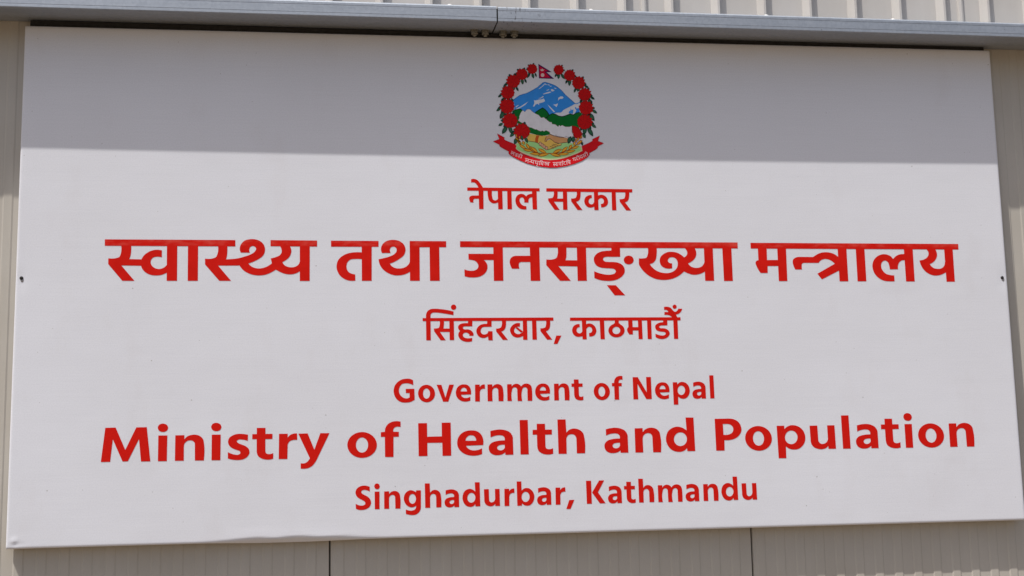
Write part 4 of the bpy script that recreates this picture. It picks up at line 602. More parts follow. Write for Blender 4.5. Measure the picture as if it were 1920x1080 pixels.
 ('leaf.60','leafdark',18,'13404,9789 13394,9738~ 13404,9695~ 13436,9663~ 13470,9648 13479,9685~ 13475,9731~ 13449,9766~'),
 ('leaf.60','leafmid',19,'13413,9770 13411,9737~ 13420,9706~ 13440,9682~ 13460,9669 13462,9693~ 13456,9725~ 13440,9751~'),
 ('leaf.60','leafdark',20,'13412,9764 13457,9665 13464,9669 13419,9768'),
 ('leaf.61','leafdark',18,'13102,9696 13042,9659~ 13012,9609~ 13009,9547~ 13025,9500 13068,9526~ 13109,9572~ 13120,9631~'),
 ('leaf.61','leafmid',19,'13091,9670 13057,9641~ 13036,9604~ 13031,9561~ 13036,9529 13061,9550~ 13087,9585~ 13097,9626~'),
 ('leaf.61','leafdark',20,'13084,9665 13031,9529 13040,9525 13094,9661'),
 ('leaf.62','leafdark',18,'13171,9694 13126,9657~ 13111,9614~ 13123,9567~ 13147,9534 13179,9561~ 13205,9602~ 13203,9649~'),
 ('leaf.62','leafmid',19,'13168,9673 13143,9645~ 13133,9614~ 13139,9581~ 13150,9558 13168,9578~ 13182,9609~ 13182,9641~'),
 ('leaf.62','leafdark',20,'13162,9668 13146,9557 13155,9556 13171,9667'),
 ('leaf.63','leafdark',18,'13360,9584 13345,9545~ 13348,9509~ 13368,9477~ 13391,9459 13403,9487~ 13406,9525~ 13391,9558~'),
 ('leaf.f0','leafdark',19,'12111,11464 12112,11494~ 12101,11513~ 12078,11520~ 12057,11520 12056,11497~ 12063,11474~ 12082,11462~'),
 ('leaf.f0','leafdark',19,'12086,11400 12064,11420~ 12043,11424~ 12021,11411~ 12007,11394 12023,11379~ 12044,11370~ 12065,11377~'),
 ('leaf.f0','leafdark',19,'12113,11341 12084,11337~ 12066,11324~ 12059,11299~ 12061,11278 12083,11279~ 12105,11290~ 12116,11311~'),
 ('leaf.f0','leafdark',19,'12190,11487 12216,11502~ 12226,11523~ 12222,11547~ 12211,11565 12192,11555~ 12175,11534~ 12175,11512~'),
 ('flower.0','darkred',23,'12303,11408 12285,11379 12283,11346 12254,11329 12240,11298 12207,11294 12181,11271 12150,11287 12118,11280 12096,11304 12061,11310 12063,11349 12032,11369 12051,11403 12027,11437 12071,11454 12058,11502 12103,11500 12118,11541 12155,11523 12187,11542 12213,11519 12247,11520 12260,11489 12285,11470 12281,11436'),
 ('flower.0','red',24,'12293,11408 12277,11381 12274,11351 12248,11334 12235,11305 12204,11302 12180,11280 12151,11296 12121,11288 12101,11311 12069,11317 12070,11353 12041,11372 12059,11403 12037,11435 12078,11451 12066,11495 12107,11494 12122,11531 12156,11514 12185,11533 12209,11511 12242,11512 12254,11483 12277,11465 12273,11434'),
 ('flower.0','darkred',25,'12191,11403 12226,11391 12253,11363 12257,11368 12230,11395 12194,11409'),
 ('flower.0','darkred',25,'12174,11382 12173,11343 12152,11307 12158,11304 12179,11342 12180,11382'),
 ('flower.0','darkred',25,'12157,11382 12138,11349 12109,11324 12113,11319 12142,11345 12162,11379'),
 ('flower.0','darkred',25,'12144,11412 12113,11432 12093,11464 12087,11460 12108,11427 12141,11407'),
 ('flower.0','darkred',25,'12162,11429 12158,11468 12166,11504 12160,11505 12152,11468 12156,11428'),
 ('flower.0','darkred',25,'12181,11425 12212,11450 12251,11458 12251,11463 12209,11456 12178,11431'),
 ('leaf.f1','leafdark',19,'11841,11333 11844,11367~ 11832,11390~ 11806,11400~ 11781,11399 11779,11374~ 11787,11347~ 11808,11333~'),
 ('leaf.f1','leafdark',19,'11811,11261 11787,11285~ 11762,11290~ 11737,11277~ 11720,11258 11737,11240~ 11762,11228~ 11787,11235~'),
 ('leaf.f1','leafdark',19,'11857,11179 11824,11169~ 11807,11149~ 11804,11121~ 11811,11097 11836,11103~ 11859,11120~ 11866,11146~'),
 ('leaf.f1','leafdark',19,'11942,11354 11974,11367~ 11989,11389~ 11989,11418~ 11978,11440 11955,11431~ 11934,11412~ 11930,11386~'),
 ('flower.1','darkred',23,'12054,11267 12042,11233 12040,11194 12005,11176 11988,11140 11951,11136 11919,11111 11884,11123 11849,11123 11826,11151 11783,11155 11785,11199 11744,11221 11778,11261 11745,11301 11789,11323 11784,11370 11830,11373 11848,11421 11892,11391 11927,11419 11955,11393 11996,11397 12009,11358 12039,11337 12039,11301'),
 ('flower.1','red',24,'12043,11267 12032,11235 12031,11200 11997,11182 11983,11148 11947,11145 11919,11122 11886,11132 11853,11133 11831,11160 11792,11163 11793,11204 11756,11224 11787,11261 11756,11298 11797,11318 11792,11363 11836,11366 11852,11410 11892,11382 11925,11408 11952,11384 11991,11387 12002,11351 12030,11332 12030,11298'),
 ('flower.1','darkred',25,'11932,11268 11976,11267 12014,11249 12017,11255 11977,11274 11933,11276'),
 ('flower.1','darkred',25,'11907,11235 11903,11191 11883,11151 11890,11148 11909,11190 11914,11235'),
 ('flower.1','darkred',25,'11886,11242 11849,11216 11805,11208 11807,11200 11852,11210 11889,11237'),
 ('flower.1','darkred',25,'11877,11266 11836,11280 11805,11311 11800,11306 11832,11274 11874,11259'),
 ('flower.1','darkred',25,'11890,11287 11880,11331 11892,11377 11886,11378 11872,11330 11883,11285'),
 ('flower.1','darkred',25,'11916,11290 11940,11328 11976,11354 11972,11361 11935,11334 11910,11295'),
 ('leaf.f2','leafdark',19,'11629,11173 11641,11212~ 11632,11241~ 11606,11258~ 11578,11264 11569,11236~ 11571,11204~ 11591,11182~'),
 ('leaf.f2','leafdark',19,'11578,11043 11544,11062~ 11514,11059~ 11490,11036~ 11478,11009 11502,10995~ 11533,10991~ 11559,11007~'),
 ('leaf.f2','leafdark',19,'11611,10990 11572,10986~ 11548,10967~ 11540,10935~ 11543,10907 11572,10908~ 11602,10923~ 11615,10951~'),
 ('leaf.f2','leafdark',19,'11709,11187 11743,11208~ 11758,11237~ 11751,11269~ 11735,11293 11710,11277~ 11689,11251~ 11689,11220~'),
 ('flower.2','darkred',21,'11865,11082 11843,11041 11834,11001 11797,10976 11782,10930 11738,10925 11701,10900 11661,10919 11616,10909 11589,10942 11544,10954 11547,11004 11501,11029 11532,11074 11494,11120 11546,11147 11537,11206 11599,11200 11619,11255 11668,11227 11708,11258 11739,11222 11786,11227 11804,11185 11840,11163 11844,11121'),
 ('flower.2','red',22,'11853,11081 11832,11044 11823,11006 11789,10983 11775,10940 11733,10937 11699,10912 11662,10930 11621,10921 11595,10951 11555,10962 11556,11009 11513,11032 11542,11075 11508,11118 11555,11143 11546,11197 11605,11192 11623,11243 11668,11217 11706,11245 11735,11212 11779,11216 11795,11179 11829,11157 11832,11118'),
 ('flower.2','darkred',23,'11712,11064 11755,11039 11786,11002 11792,11007 11760,11046 11717,11072'),
 ('flower.2','darkred',23,'11688,11045 11681,10994 11650,10949 11657,10944 11688,10990 11696,11044'),
 ('flower.2','darkred',23,'11659,11056 11610,11037 11556,11048 11554,11040 11610,11029 11661,11047'),
 ('flower.2','darkred',23,'11650,11076 11601,11083 11559,11111 11555,11104 11597,11076 11649,11068'),
 ('flower.2','darkred',23,'11674,11109 11672,11161 11687,11210 11680,11212 11664,11162 11666,11109'),
 ('flower.2','darkred',23,'11699,11107 11731,11147 11775,11174 11772,11181 11726,11154 11692,11112'),
 ('leaf.f3','leafdark',19,'11488,10882 11499,10920~ 11491,10950~ 11464,10967~ 11436,10973 11428,10945~ 11430,10912~ 11450,10891~'),
 ('leaf.f3','leafdark',19,'11436,10756 11403,10777~ 11373,10775~ 11348,10753~ 11334,10727 11358,10712~ 11390,10706~ 11416,10721~'),
 ('leaf.f3','leafdark',19,'11490,10687 11451,10675~ 11432,10651~ 11430,10618~ 11440,10591 11467,10599~ 11494,10619~ 11501,10649~'),
 ('leaf.f3','leafdark',19,'11593,10887 11631,10899~ 11651,10923~ 11652,10955~ 11644,10983 11615,10975~ 11590,10955~ 11582,10925~'),
 ('flower.3','darkred',23,'11715,10790 11696,10751 11694,10708 11659,10682 11640,10642 11594,10643 11559,10617 11518,10623 11477,10623 11449,10655 11400,10661 11402,10712 11355,10737 11390,10784 11354,10829 11413,10852 11398,10914 11456,10913 11477,10965 11525,10941 11567,10974 11598,10931 11646,10938 11664,10897 11698,10872 11692,10827'),
 ('flower.3','red',24,'11702,10790 11685,10754 11684,10714 11651,10689 11633,10652 11590,10653 11557,10629 11520,10635 11481,10634 11456,10665 11410,10669 11412,10717 11368,10741 11400,10784 11367,10827 11422,10848 11408,10905 11462,10904 11481,10953 11527,10931 11565,10961 11594,10921 11639,10927 11655,10889 11687,10866 11681,10824'),
 ('flower.3','darkred',25,'11574,10789 11624,10787 11667,10766 11671,10774 11625,10794 11575,10799'),
 ('flower.3','darkred',25,'11551,10756 11554,10705 11539,10655 11547,10653 11563,10704 11559,10757'),
 ('flower.3','darkred',25,'11515,10765 11472,10739 11423,10732 11423,10723 11474,10732 11520,10758'),
 ('flower.3','darkred',25,'11512,10799 11471,10827 11444,10870 11438,10865 11465,10822 11507,10792'),
 ('flower.3','darkred',25,'11531,10817 11533,10869 11563,10917 11556,10922 11525,10872 11523,10817'),
 ('flower.3','darkred',25,'11563,10811 11609,10836 11663,10832 11664,10840 11608,10844 11560,10819'),
 ('leaf.f4','leafdark',19,'11445,10531 11452,10574~ 11439,10605~ 11408,10620~ 11376,10623 11370,10591~ 11377,10555~ 11403,10535~'),
 ('leaf.f4','leafdark',19,'11399,10409 11364,10433~ 11330,10434~ 11302,10412~ 11285,10384 11310,10366~ 11344,10357~ 11374,10371~'),
 ('leaf.f4','leafdark',19,'11435,10341 11393,10338~ 11365,10320~ 11355,10284~ 11358,10252 11388,10254~ 11422,10268~ 11438,10298~'),
 ('leaf.f4','leafdark',19,'11550,10554 11589,10576~ 11605,10606~ 11599,10642~ 11582,10668 11554,10653~ 11531,10625~ 11529,10591~'),
 ('flower.4','darkred',21,'11708,10438 11682,10396 11686,10348 11643,10323 11621,10281 11575,10272 11537,10236 11491,10255 11442,10248 11415,10291 11365,10300 11366,10354 11320,10383 11354,10432 11316,10481 11367,10512 11357,10576 11422,10573 11444,10634 11500,10598 11545,10636 11582,10601 11633,10601 11654,10558 11695,10532 11683,10479'),
 ('flower.4','red',22,'11694,10438 11670,10400 11674,10354 11634,10331 11614,10292 11571,10284 11535,10251 11493,10267 11448,10261 11423,10300 11376,10310 11376,10359 11333,10386 11366,10432 11329,10478 11377,10506 11368,10566 11429,10564 11449,10620 11501,10587 11543,10622 11577,10589 11624,10589 11645,10549 11683,10525 11672,10476'),
 ('flower.4','darkred',23,'11551,10431 11604,10413 11643,10375 11650,10383 11608,10421 11554,10440'),
 ('flower.4','darkred',23,'11531,10403 11535,10346 11507,10291 11515,10286 11544,10344 11540,10404'),
 ('flower.4','darkred',23,'11501,10401 11468,10356 11418,10327 11422,10319 11473,10348 11509,10396'),
 ('flower.4','darkred',23,'11481,10432 11426,10442 11381,10471 11375,10463 11423,10432 11479,10423'),
 ('flower.4','darkred',23,'11513,10471 11520,10527 11548,10578 11540,10582 11512,10530 11504,10472'),
 ('flower.4','darkred',23,'11540,10463 11585,10497 11641,10510 11639,10519 11582,10505 11535,10470'),
 ('leaf.f5','leafdark',19,'11503,10163 11507,10208~ 11493,10237~ 11460,10251~ 11428,10251 11425,10218~ 11433,10183~ 11460,10165~'),
 ('leaf.f5','leafdark',19,'11461,10069 11431,10101~ 11398,10107~ 11366,10091~ 11344,10067 11366,10043~ 11398,10028~ 11430,10037~'),
 ('leaf.f5','leafdark',19,'11497,9981 11454,9979~ 11425,9961~ 11414,9925~ 11415,9893 11447,9894~ 11480,9907~ 11498,9937~'),
 ('leaf.f5','leafdark',19,'11637,10184 11679,10198~ 11700,10225~ 11701,10261~ 11690,10291 11660,10281~ 11631,10259~ 11623,10225~'),
 ('flower.5','darkred',23,'11780,10075 11757,10031 11758,9982 11717,9952 11692,9910 11643,9901 11600,9883 11556,9895 11506,9882 11477,9922 11426,9933 11431,9991 11379,10019 11416,10069 11375,10120 11434,10148 11428,10207 11491,10205 11511,10266 11564,10246 11611,10281 11645,10232 11699,10240 11714,10189 11759,10167 11751,10116'),
 ('flower.5','red',24,'11766,10075 11745,10034 11745,9988 11707,9961 11684,9921 11639,9913 11600,9896 11558,9908 11511,9895 11484,9932 11436,9942 11442,9997 11393,10023 11427,10069 11389,10116 11445,10142 11439,10198 11497,10196 11516,10253 11565,10234 11609,10266 11640,10221 11691,10228 11705,10181 11747,10160 11739,10113'),
 ('flower.5','darkred',25,'11615,10062 11660,10029 11682,9972 11691,9976 11667,10035 11621,10070'),
 ('flower.5','darkred',25,'11604,10045 11626,9992 11622,9933 11631,9933 11635,9994 11613,10048'),
 ('flower.5','darkred',25,'11564,10039 11523,9999 11466,9982 11469,9972 11528,9991 11571,10033'),
 ('flower.5','darkred',25,'11546,10074 11494,10092 11455,10134 11447,10127 11488,10084 11543,10065'),
 ('flower.5','darkred',25,'11569,10106 11564,10163 11585,10217 11576,10221 11554,10163 11560,10105'),
 ('flower.5','darkred',25,'11608,10096 11662,10118 11721,10107 11723,10117 11661,10127 11605,10105'),
 ('leaf.f6','leafdark',19,'11779,9890 11780,9937~ 11762,9967~ 11725,9978~ 11691,9976 11690,9941~ 11703,9905~ 11733,9887~'),
 ('leaf.f6','leafdark',19,'11742,9786 11707,9816~ 11673,9821~ 11639,9800~ 11618,9773 11643,9750~ 11679,9737~ 11712,9749~'),
 ('leaf.f6','leafdark',19,'11806,9685 11760,9672~ 11735,9646~ 11732,9606~ 11742,9574 11776,9582~ 11807,9605~ 11817,9640~'),
 ('leaf.f6','leafdark',19,'11914,9926 11957,9947~ 11976,9979~ 11972,10018~ 11956,10048 11925,10032~ 11897,10004~ 11894,9968~'),
 ('flower.6','darkred',23,'12086,9804 12060,9757 12055,9706 12009,9678 11983,9636 11936,9621 11892,9593 11844,9608 11793,9605 11758,9640 11710,9658 11701,9711 11651,9743 11692,9798 11650,9851 11713,9882 11705,9947 11772,9946 11793,10015 11853,9977 11903,10023 11942,9978 11998,9980 12015,9927 12054,9898 12061,9850'),
 ('flower.6','red',24,'12071,9804 12047,9760 12042,9713 11999,9688 11975,9647 11931,9634 11891,9608 11846,9622 11799,9618 11765,9651 11721,9669 11713,9716 11666,9747 11704,9798 11665,9848 11724,9876 11717,9937 11779,9936 11799,10000 11855,9965 11901,10007 11937,9966 11989,9967 12005,9919 12041,9892 12048,9847'),
 ('flower.6','darkred',25,'11908,9793 11959,9761 11988,9706 11998,9710 11966,9769 11913,9801'),
 ('flower.6','darkred',25,'11887,9766 11896,9705 11879,9645 11889,9643 11906,9705 11896,9768'),
 ('flower.6','darkred',25,'11857,9763 11822,9712 11771,9679 11776,9671 11829,9705 11865,9758'),
 ('flower.6','darkred',25,'11833,9802 11778,9823 11739,9874 11732,9868 11771,9815 11829,9792'),
 ('flower.6','darkred',25,'11858,9836 11855,9898 11883,9956 11875,9960 11845,9899 11848,9835'),
 ('flower.6','darkred',25,'11894,9833 11936,9877 11990,9904 11987,9913 11931,9885 11887,9840'),
 ('leaf.f7','leafdark',19,'12889,11467 12919,11470~ 12937,11486~ 12943,11510~ 12941,11533 12919,11530~ 12897,11519~ 12886,11497~'),
 ('leaf.f7','leafdark',19,'12919,11394 12937,11371~ 12959,11364~ 12982,11374~ 12998,11390 12986,11407~ 12965,11419~ 12942,11415~'),
 ('leaf.f7','leafdark',19,'12880,11329 12873,11299~ 12879,11277~ 12900,11265~ 12922,11261 12927,11283~ 12925,11308~ 12909,11324~'),
 ('leaf.f7','leafdark',19,'12813,11316 12787,11301~ 12775,11280~ 12780,11255~ 12791,11237 12811,11248~ 12827,11267~ 12828,11290~'),
 ('flower.7','darkred',23,'12980,11402 12946,11374 12960,11335 12922,11323 12910,11289 12876,11287 12848,11269 12818,11277 12786,11275 12764,11297 12735,11310 12729,11341 12704,11364 12710,11396 12708,11428 12731,11453 12736,11488 12767,11501 12789,11528 12825,11516 12857,11547 12878,11505 12924,11525 12922,11476 12966,11470 12945,11429'),
 ('flower.7','red',24,'12970,11402 12939,11376 12952,11340 12916,11329 12905,11297 12873,11294 12847,11278 12819,11285 12790,11284 12769,11304 12742,11315 12736,11345 12713,11366 12719,11396 12717,11425 12738,11449 12742,11481 12771,11494 12793,11520 12826,11508 12856,11536 12875,11497 12919,11516 12917,11470 12957,11465 12937,11427'),
 ('flower.7','darkred',25,'12860,11397 12894,11380 12915,11344 12921,11348 12899,11385 12863,11403'),
 ('flower.7','darkred',25,'12850,11380 12866,11344 12866,11305 12873,11305 12872,11346 12856,11383'),
 ('flower.7','darkred',25,'12818,11380 12788,11355 12752,11342 12754,11335 12791,11349 12822,11375'),
 ('flower.7','darkred',25,'12812,11397 12774,11405 12745,11433 12740,11429 12771,11399 12810,11390'),
 ('flower.7','darkred',25,'12834,11424 12838,11464 12857,11498 12851,11502 12832,11465 12827,11424'),
 ('flower.7','darkred',25,'12847,11422 12877,11450 12918,11459 12916,11465 12874,11455 12843,11426'),
 ('leaf.f8','leafdark',19,'13160,11345 13193,11355~ 13211,11374~ 13214,11402~ 13208,11425 13184,11419~ 13160,11404~ 13152,11378~'),
 ('leaf.f8','leafdark',19,'13202,11248 13220,11220~ 13242,11210~ 13269,11218~ 13289,11234 13277,11254~ 13255,11271~ 13229,11268~'),
 ('leaf.f8','leafdark',19,'13173,11196 13171,11162~ 13183,11140~ 13209,11130~ 13234,11132 13235,11156~ 13228,11183~ 13206,11197~'),
 ('leaf.f8','leafdark',19,'13078,11172 13047,11157~ 13033,11136~ 13035,11108~ 13046,11085 13068,11096~ 13089,11116~ 13092,11143~'),
 ('flower.8','darkred',23,'13271,11266 13242,11233 13245,11195 13211,11174 13191,11144 13155,11138 13125,11109 13090,11129 13052,11119 13030,11149 12995,11160 12987,11196 12965,11224 12970,11260 12969,11295 12993,11323 13004,11358 13037,11372 13060,11406 13098,11398 13134,11422 13158,11381 13206,11398 13212,11353 13255,11341 13237,11297'),
 ('flower.8','red',24,'13260,11266 13233,11236 13236,11199 13204,11181 13186,11152 13151,11147 13124,11119 13092,11139 13056,11129 13035,11156 13003,11168 12996,11201 12975,11227 12980,11260 12978,11293 13002,11318 13011,11351 13042,11364 13063,11396 13098,11389 13132,11410 13155,11373 13199,11389 13206,11346 13245,11335 13229,11294'),
 ('flower.8','darkred',25,'13136,11252 13170,11229 13192,11192 13199,11196 13176,11233 13140,11258'),
 ('flower.8','darkred',25,'13113,11235 13105,11191 13077,11154 13083,11150 13111,11189 13120,11234'),
 ('flower.8','darkred',25,'13089,11245 13051,11220 13011,11209 13012,11202 13054,11214 13092,11238'),
 ('flower.8','darkred',25,'13084,11270 13047,11290 13023,11326 13017,11323 13042,11285 13080,11263'),
 ('flower.8','darkred',25,'13102,11289 13098,11333 13112,11375 13105,11377 13091,11333 13095,11288'),
 ('flower.8','darkred',25,'13133,11280 13174,11296 13218,11291 13219,11298 13173,11304 13130,11287'),
 ('leaf.f9','leafdark',19,'13404,11158 13442,11163~ 13465,11182~ 13473,11214~ 13469,11242 13441,11239~ 13412,11224~ 13399,11197~'),
 ('leaf.f9','leafdark',19,'13440,11053 13460,11020~ 13486,11009~ 13517,11018~ 13539,11035 13525,11059~ 13501,11078~ 13472,11076~'),
 ('leaf.f9','leafdark',19,'13397,10986 13391,10948~ 13402,10920~ 13429,10906~ 13457,10904 13463,10932~ 13457,10964~ 13435,10982~'),
 ('leaf.f9','leafdark',19,'13286,10973 13248,10960~ 13229,10936~ 13229,10904~ 13238,10878 13265,10886~ 13290,10907~ 13297,10936~'),
 ('flower.9','darkred',21,'13521,11075 13479,11038 13489,10993 13452,10969 13427,10935 13387,10925 13351,10895 13313,10920 13269,10908 13241,10939 13206,10957 13195,10996 13164,11025 13179,11068 13165,11109 13202,11139 13210,11181 13252,11195 13276,11236 13320,11226 13362,11255 13392,11214 13446,11227 13450,11173 13502,11160 13477,11109'),
 ('flower.9','red',22,'13508,11075 13469,11041 13479,10998 13443,10975 13420,10945 13383,10935 13351,10908 13314,10930 13274,10919 13248,10948 13216,10966 13205,11001 13176,11028 13190,11068 13177,11107 13211,11135 13219,11173 13258,11185 13280,11224 13322,11215 13361,11242 13389,11203 13439,11217 13442,11165 13489,11154 13468,11106'),
 ('flower.9','darkred',23,'13366,11077 13415,11068 13453,11031 13458,11037 13419,11076 13368,11086'),
 ('flower.9','darkred',23,'13343,11040 13339,10990 13310,10944 13317,10940 13348,10988 13351,11040'),
 ('flower.9','darkred',23,'13312,11049 13269,11021 13221,11010 13223,11002 13272,11014 13315,11042'),
 ('flower.9','darkred',23,'13306,11080 13265,11108 13243,11153 13235,11149 13259,11102 13301,11073'),
 ('flower.9','darkred',23,'13317,11097 13305,11145 13320,11197 13312,11200 13297,11145 13310,11094'),
 ('flower.9','darkred',23,'13353,11098 13394,11129 13446,11139 13444,11147 13391,11137 13349,11104'),
 ('leaf.f10','leafdark',19,'13543,10865 13581,10871~ 13604,10891~ 13610,10923~ 13605,10950 13577,10946~ 13548,10930~ 13537,10902~'),
 ('leaf.f10','leafdark',19,'13583,10757 13603,10725~ 13630,10713~ 13660,10722~ 13683,10740 13669,10764~ 13645,10782~ 13615,10780~'),
 ('leaf.f10','leafdark',19,'13551,10699 13548,10659~ 13562,10634~ 13592,10624~ 13620,10625 13622,10653~ 13613,10683~ 13589,10699~'),
 ('leaf.f10','leafdark',19,'13427,10677 13390,10666~ 13371,10643~ 13369,10610~ 13378,10584 13405,10592~ 13431,10612~ 13438,10640~'),
 ('flower.10','darkred',23,'13666,10778 13623,10742 13636,10694 13589,10677 13575,10632 13531,10626 13495,10602 13456,10623 13412,10612 13387,10646 13348,10660 13333,10697 13304,10728 13327,10772 13308,10813 13341,10845 13353,10885 13395,10899 13420,10941 13464,10924 13506,10959 13536,10916 13588,10928 13594,10876 13654,10868 13628,10814'),
 ('flower.10','red',24,'13653,10778 13613,10744 13626,10700 13582,10683 13569,10642 13528,10637 13493,10614 13457,10633 13417,10623 13393,10655 13357,10668 13343,10702 13316,10732 13337,10772 13320,10811 13350,10840 13362,10878 13400,10891 13424,10929 13466,10914 13505,10946 13532,10906 13580,10917 13585,10868 13641,10862 13618,10811'),
 ('flower.10','darkred',25,'13508,10766 13546,10734 13562,10683 13569,10686 13553,10739 13514,10773'),
 ('flower.10','darkred',25,'13494,10747 13511,10702 13509,10652 13517,10652 13519,10703 13502,10751'),
 ('flower.10','darkred',25,'13466,10745 13439,10701 13399,10670 13405,10664 13445,10697 13473,10740'),
 ('flower.10','darkred',25,'13447,10768 13399,10774 13357,10804 13352,10797 13396,10766 13446,10761'),
 ('flower.10','darkred',25,'13465,10802 13458,10852 13479,10903 13471,10905 13450,10853 13456,10801'),
 ('flower.10','darkred',25,'13502,10798 13544,10825 13594,10833 13593,10841 13542,10833 13498,10804'),
 ('leaf.f11','leafdark',19,'13589,10517 13631,10518~ 13659,10536~ 13671,10570~ 13670,10601 13638,10600~ 13606,10588~ 13588,10559~'),
 ('leaf.f11','leafdark',19,'13622,10428 13650,10398~ 13681,10390~ 13713,10405~ 13735,10428 13715,10451~ 13685,10466~ 13654,10459~'),
 ('leaf.f11','leafdark',19,'13558,10327 13544,10286~ 13551,10255~ 13579,10235~ 13608,10227 13619,10257~ 13618,10292~ 13598,10316~'),
 ('leaf.f11','leafdark',19,'13458,10320 13418,10304~ 13399,10277~ 13398,10243~ 13411,10214 13440,10226~ 13467,10249~ 13473,10281~'),
 ('flower.11','darkred',21,'13709,10434 13665,10394 13682,10340 13629,10321 13609,10276 13563,10270 13522,10247 13480,10260 13433,10251 13401,10285 13364,10306 13354,10349 13325,10383 13330,10427 13320,10472 13361,10504 13362,10556 13409,10574 13441,10612 13490,10596 13535,10625 13565,10577 13628,10602 13625,10535 13689,10528 13660,10470'),
 ('flower.11','red',22,'13695,10434 13655,10396 13671,10346 13620,10329 13602,10287 13558,10281 13522,10260 13482,10271 13438,10263 13409,10295 13374,10315 13364,10355 13338,10386 13342,10427 13333,10470 13371,10499 13373,10548 13416,10563 13445,10599 13492,10584 13533,10612 13561,10566 13620,10590 13617,10527 13676,10521 13650,10468'),
 ('flower.11','darkred',23,'13541,10432 13593,10421 13636,10390 13642,10397 13597,10430 13543,10440'),
 ('flower.11','darkred',23,'13527,10403 13552,10356 13559,10303 13568,10306 13561,10359 13534,10407'),
 ('flower.11','darkred',23,'13482,10404 13434,10376 13377,10374 13377,10365 13436,10366 13486,10396'),
 ('flower.11','darkred',23,'13472,10428 13419,10439 13377,10476 13372,10469 13415,10430 13469,10418'),
 ('flower.11','darkred',23,'13491,10461 13480,10514 13496,10569 13487,10571 13471,10514 13482,10458'),
 ('flower.11','darkred',23,'13532,10454 13580,10483 13632,10493 13631,10501 13576,10491 13528,10461'),
 ('leaf.f12','leafdark',19,'13535,10174 13579,10183~ 13605,10208~ 13611,10245~ 13604,10276 13571,10270~ 13539,10251~ 13526,10218~'),
 ('leaf.f12','leafdark',19,'13586,10046 13609,10008~ 13640,9994~ 13676,10005~ 13703,10025 13687,10053~ 13657,10075~ 13623,10072~'),
 ('leaf.f12','leafdark',19,'13545,9974 13541,9930~ 13557,9899~ 13590,9886~ 13623,9887 13627,9919~ 13617,9955~ 13590,9974~'),
 ('leaf.f12','leafdark',19,'13406,9952 13362,9937~ 13341,9910~ 13340,9873~ 13351,9842 13382,9852~ 13411,9876~ 13419,9909~'),
 ('flower.12','darkred',23,'13681,10070 13635,10027 13649,9971 13592,9953 13571,9908 13523,9899 13481,9870 13435,9881 13385,9875 13354,9914 13307,9931 13296,9979 13269,10016 13280,10064 13272,10111 13298,10151 13319,10194 13361,10218 13397,10253 13446,10244 13495,10278 13529,10228 13597,10253 13590,10178 13657,10169 13638,10112'),
 ('flower.12','red',24,'13666,10070 13624,10030 13637,9978 13583,9961 13563,9919 13519,9911 13480,9884 13437,9894 13390,9888 13361,9924 13318,9940 13308,9984 13283,10020 13293,10064 13286,10107 13310,10145 13329,10185 13368,10208 13401,10240 13448,10232 13493,10263 13524,10216 13587,10240 13582,10170 13644,10163 13626,10108'),
 ('flower.12','darkred',25,'13500,10070 13557,10061 13604,10027 13610,10035 13561,10069 13502,10079'),
 ('flower.12','darkred',25,'13471,10032 13463,9972 13424,9921 13431,9916 13472,9968 13481,10030'),
 ('flower.12','darkred',25,'13439,10038 13390,10004 13329,9998 13330,9988 13392,9995 13444,10030'),
 ('flower.12','darkred',25,'13428,10072 13376,10098 13345,10149 13336,10144 13369,10090 13423,10062'),
 ('flower.12','darkred',25,'13444,10098 13430,10154 13444,10214 13435,10216 13421,10153 13435,10095'),
 ('flower.12','darkred',25,'13488,10096 13536,10131 13594,10142 13592,10152 13532,10139 13483,10103'),
 ('flower.13','darkred',21,'13140,9969 13236,9947 13317,9907 13352,9842 13400,9760 13376,9722 13337,9639 13273,9628 13200,9655 13161,9728 13166,9756 13136,9802 13134,9894'),
 ('flower.13','red',22,'13153,9952 13231,9933 13303,9897 13333,9837 13372,9759 13358,9731 13323,9652 13273,9645 13210,9669 13175,9733 13180,9761 13149,9807 13150,9890'),
 ('wheat','rust',25,'11722,9732 11712,9701~ 11716,9675~ 11732,9651~ 11749,9638 11755,9659~ 11756,9687~ 11745,9713~'),
 ('wheat','wheat',26,'11723,9726 11724,9703~ 11729,9680~ 11738,9658~ 11747,9645 11746,9661~ 11742,9685~ 11735,9706~'),
 ('wheat','rust',25,'11808,9686 11790,9662~ 11787,9637~ 11796,9613~ 11811,9597 11825,9615~ 11833,9640~ 11828,9665~'),
 ('wheat','wheat',26,'11808,9681 11801,9661~ 11799,9639~ 11804,9618~ 11811,9604 11816,9619~ 11819,9641~ 11817,9662~'),
 ('wheat','rust',25,'11855,9478 11838,9532~ 11803,9573~ 11756,9600~ 11717,9610 11728,9571~ 11758,9524~ 11801,9493~'),
 ('wheat','wheat',26,'11846,9487 11826,9528~ 11795,9562~ 11757,9587~ 11727,9600 11741,9571~ 11769,9534~ 11805,9505~'),
 ('wheat','rust',25,'11703,9644 11719,9588~ 11750,9542~ 11798,9511~ 11836,9497 11825,9537~ 11798,9587~ 11756,9623~'),
 ('wheat','wheat',26,'11712,9634 11731,9591~ 11760,9554~ 11797,9524~ 11826,9508 11812,9539~ 11786,9579~ 11752,9611~'),
 ('wheat','rust',25,'13244,9476 13299,9487~ 13344,9515~ 13377,9559~ 13390,9598 13350,9592~ 13301,9568~ 13265,9529~'),
 ('wheat','wheat',26,'13254,9484 13296,9499~ 13334,9524~ 13364,9560~ 13379,9588 13349,9579~ 13308,9557~ 13276,9524~'),
 ('wheat','rust',25,'13244,9528 13256,9560~ 13255,9589~ 13240,9616~ 13222,9632 13213,9610~ 13210,9579~ 13221,9550~'),
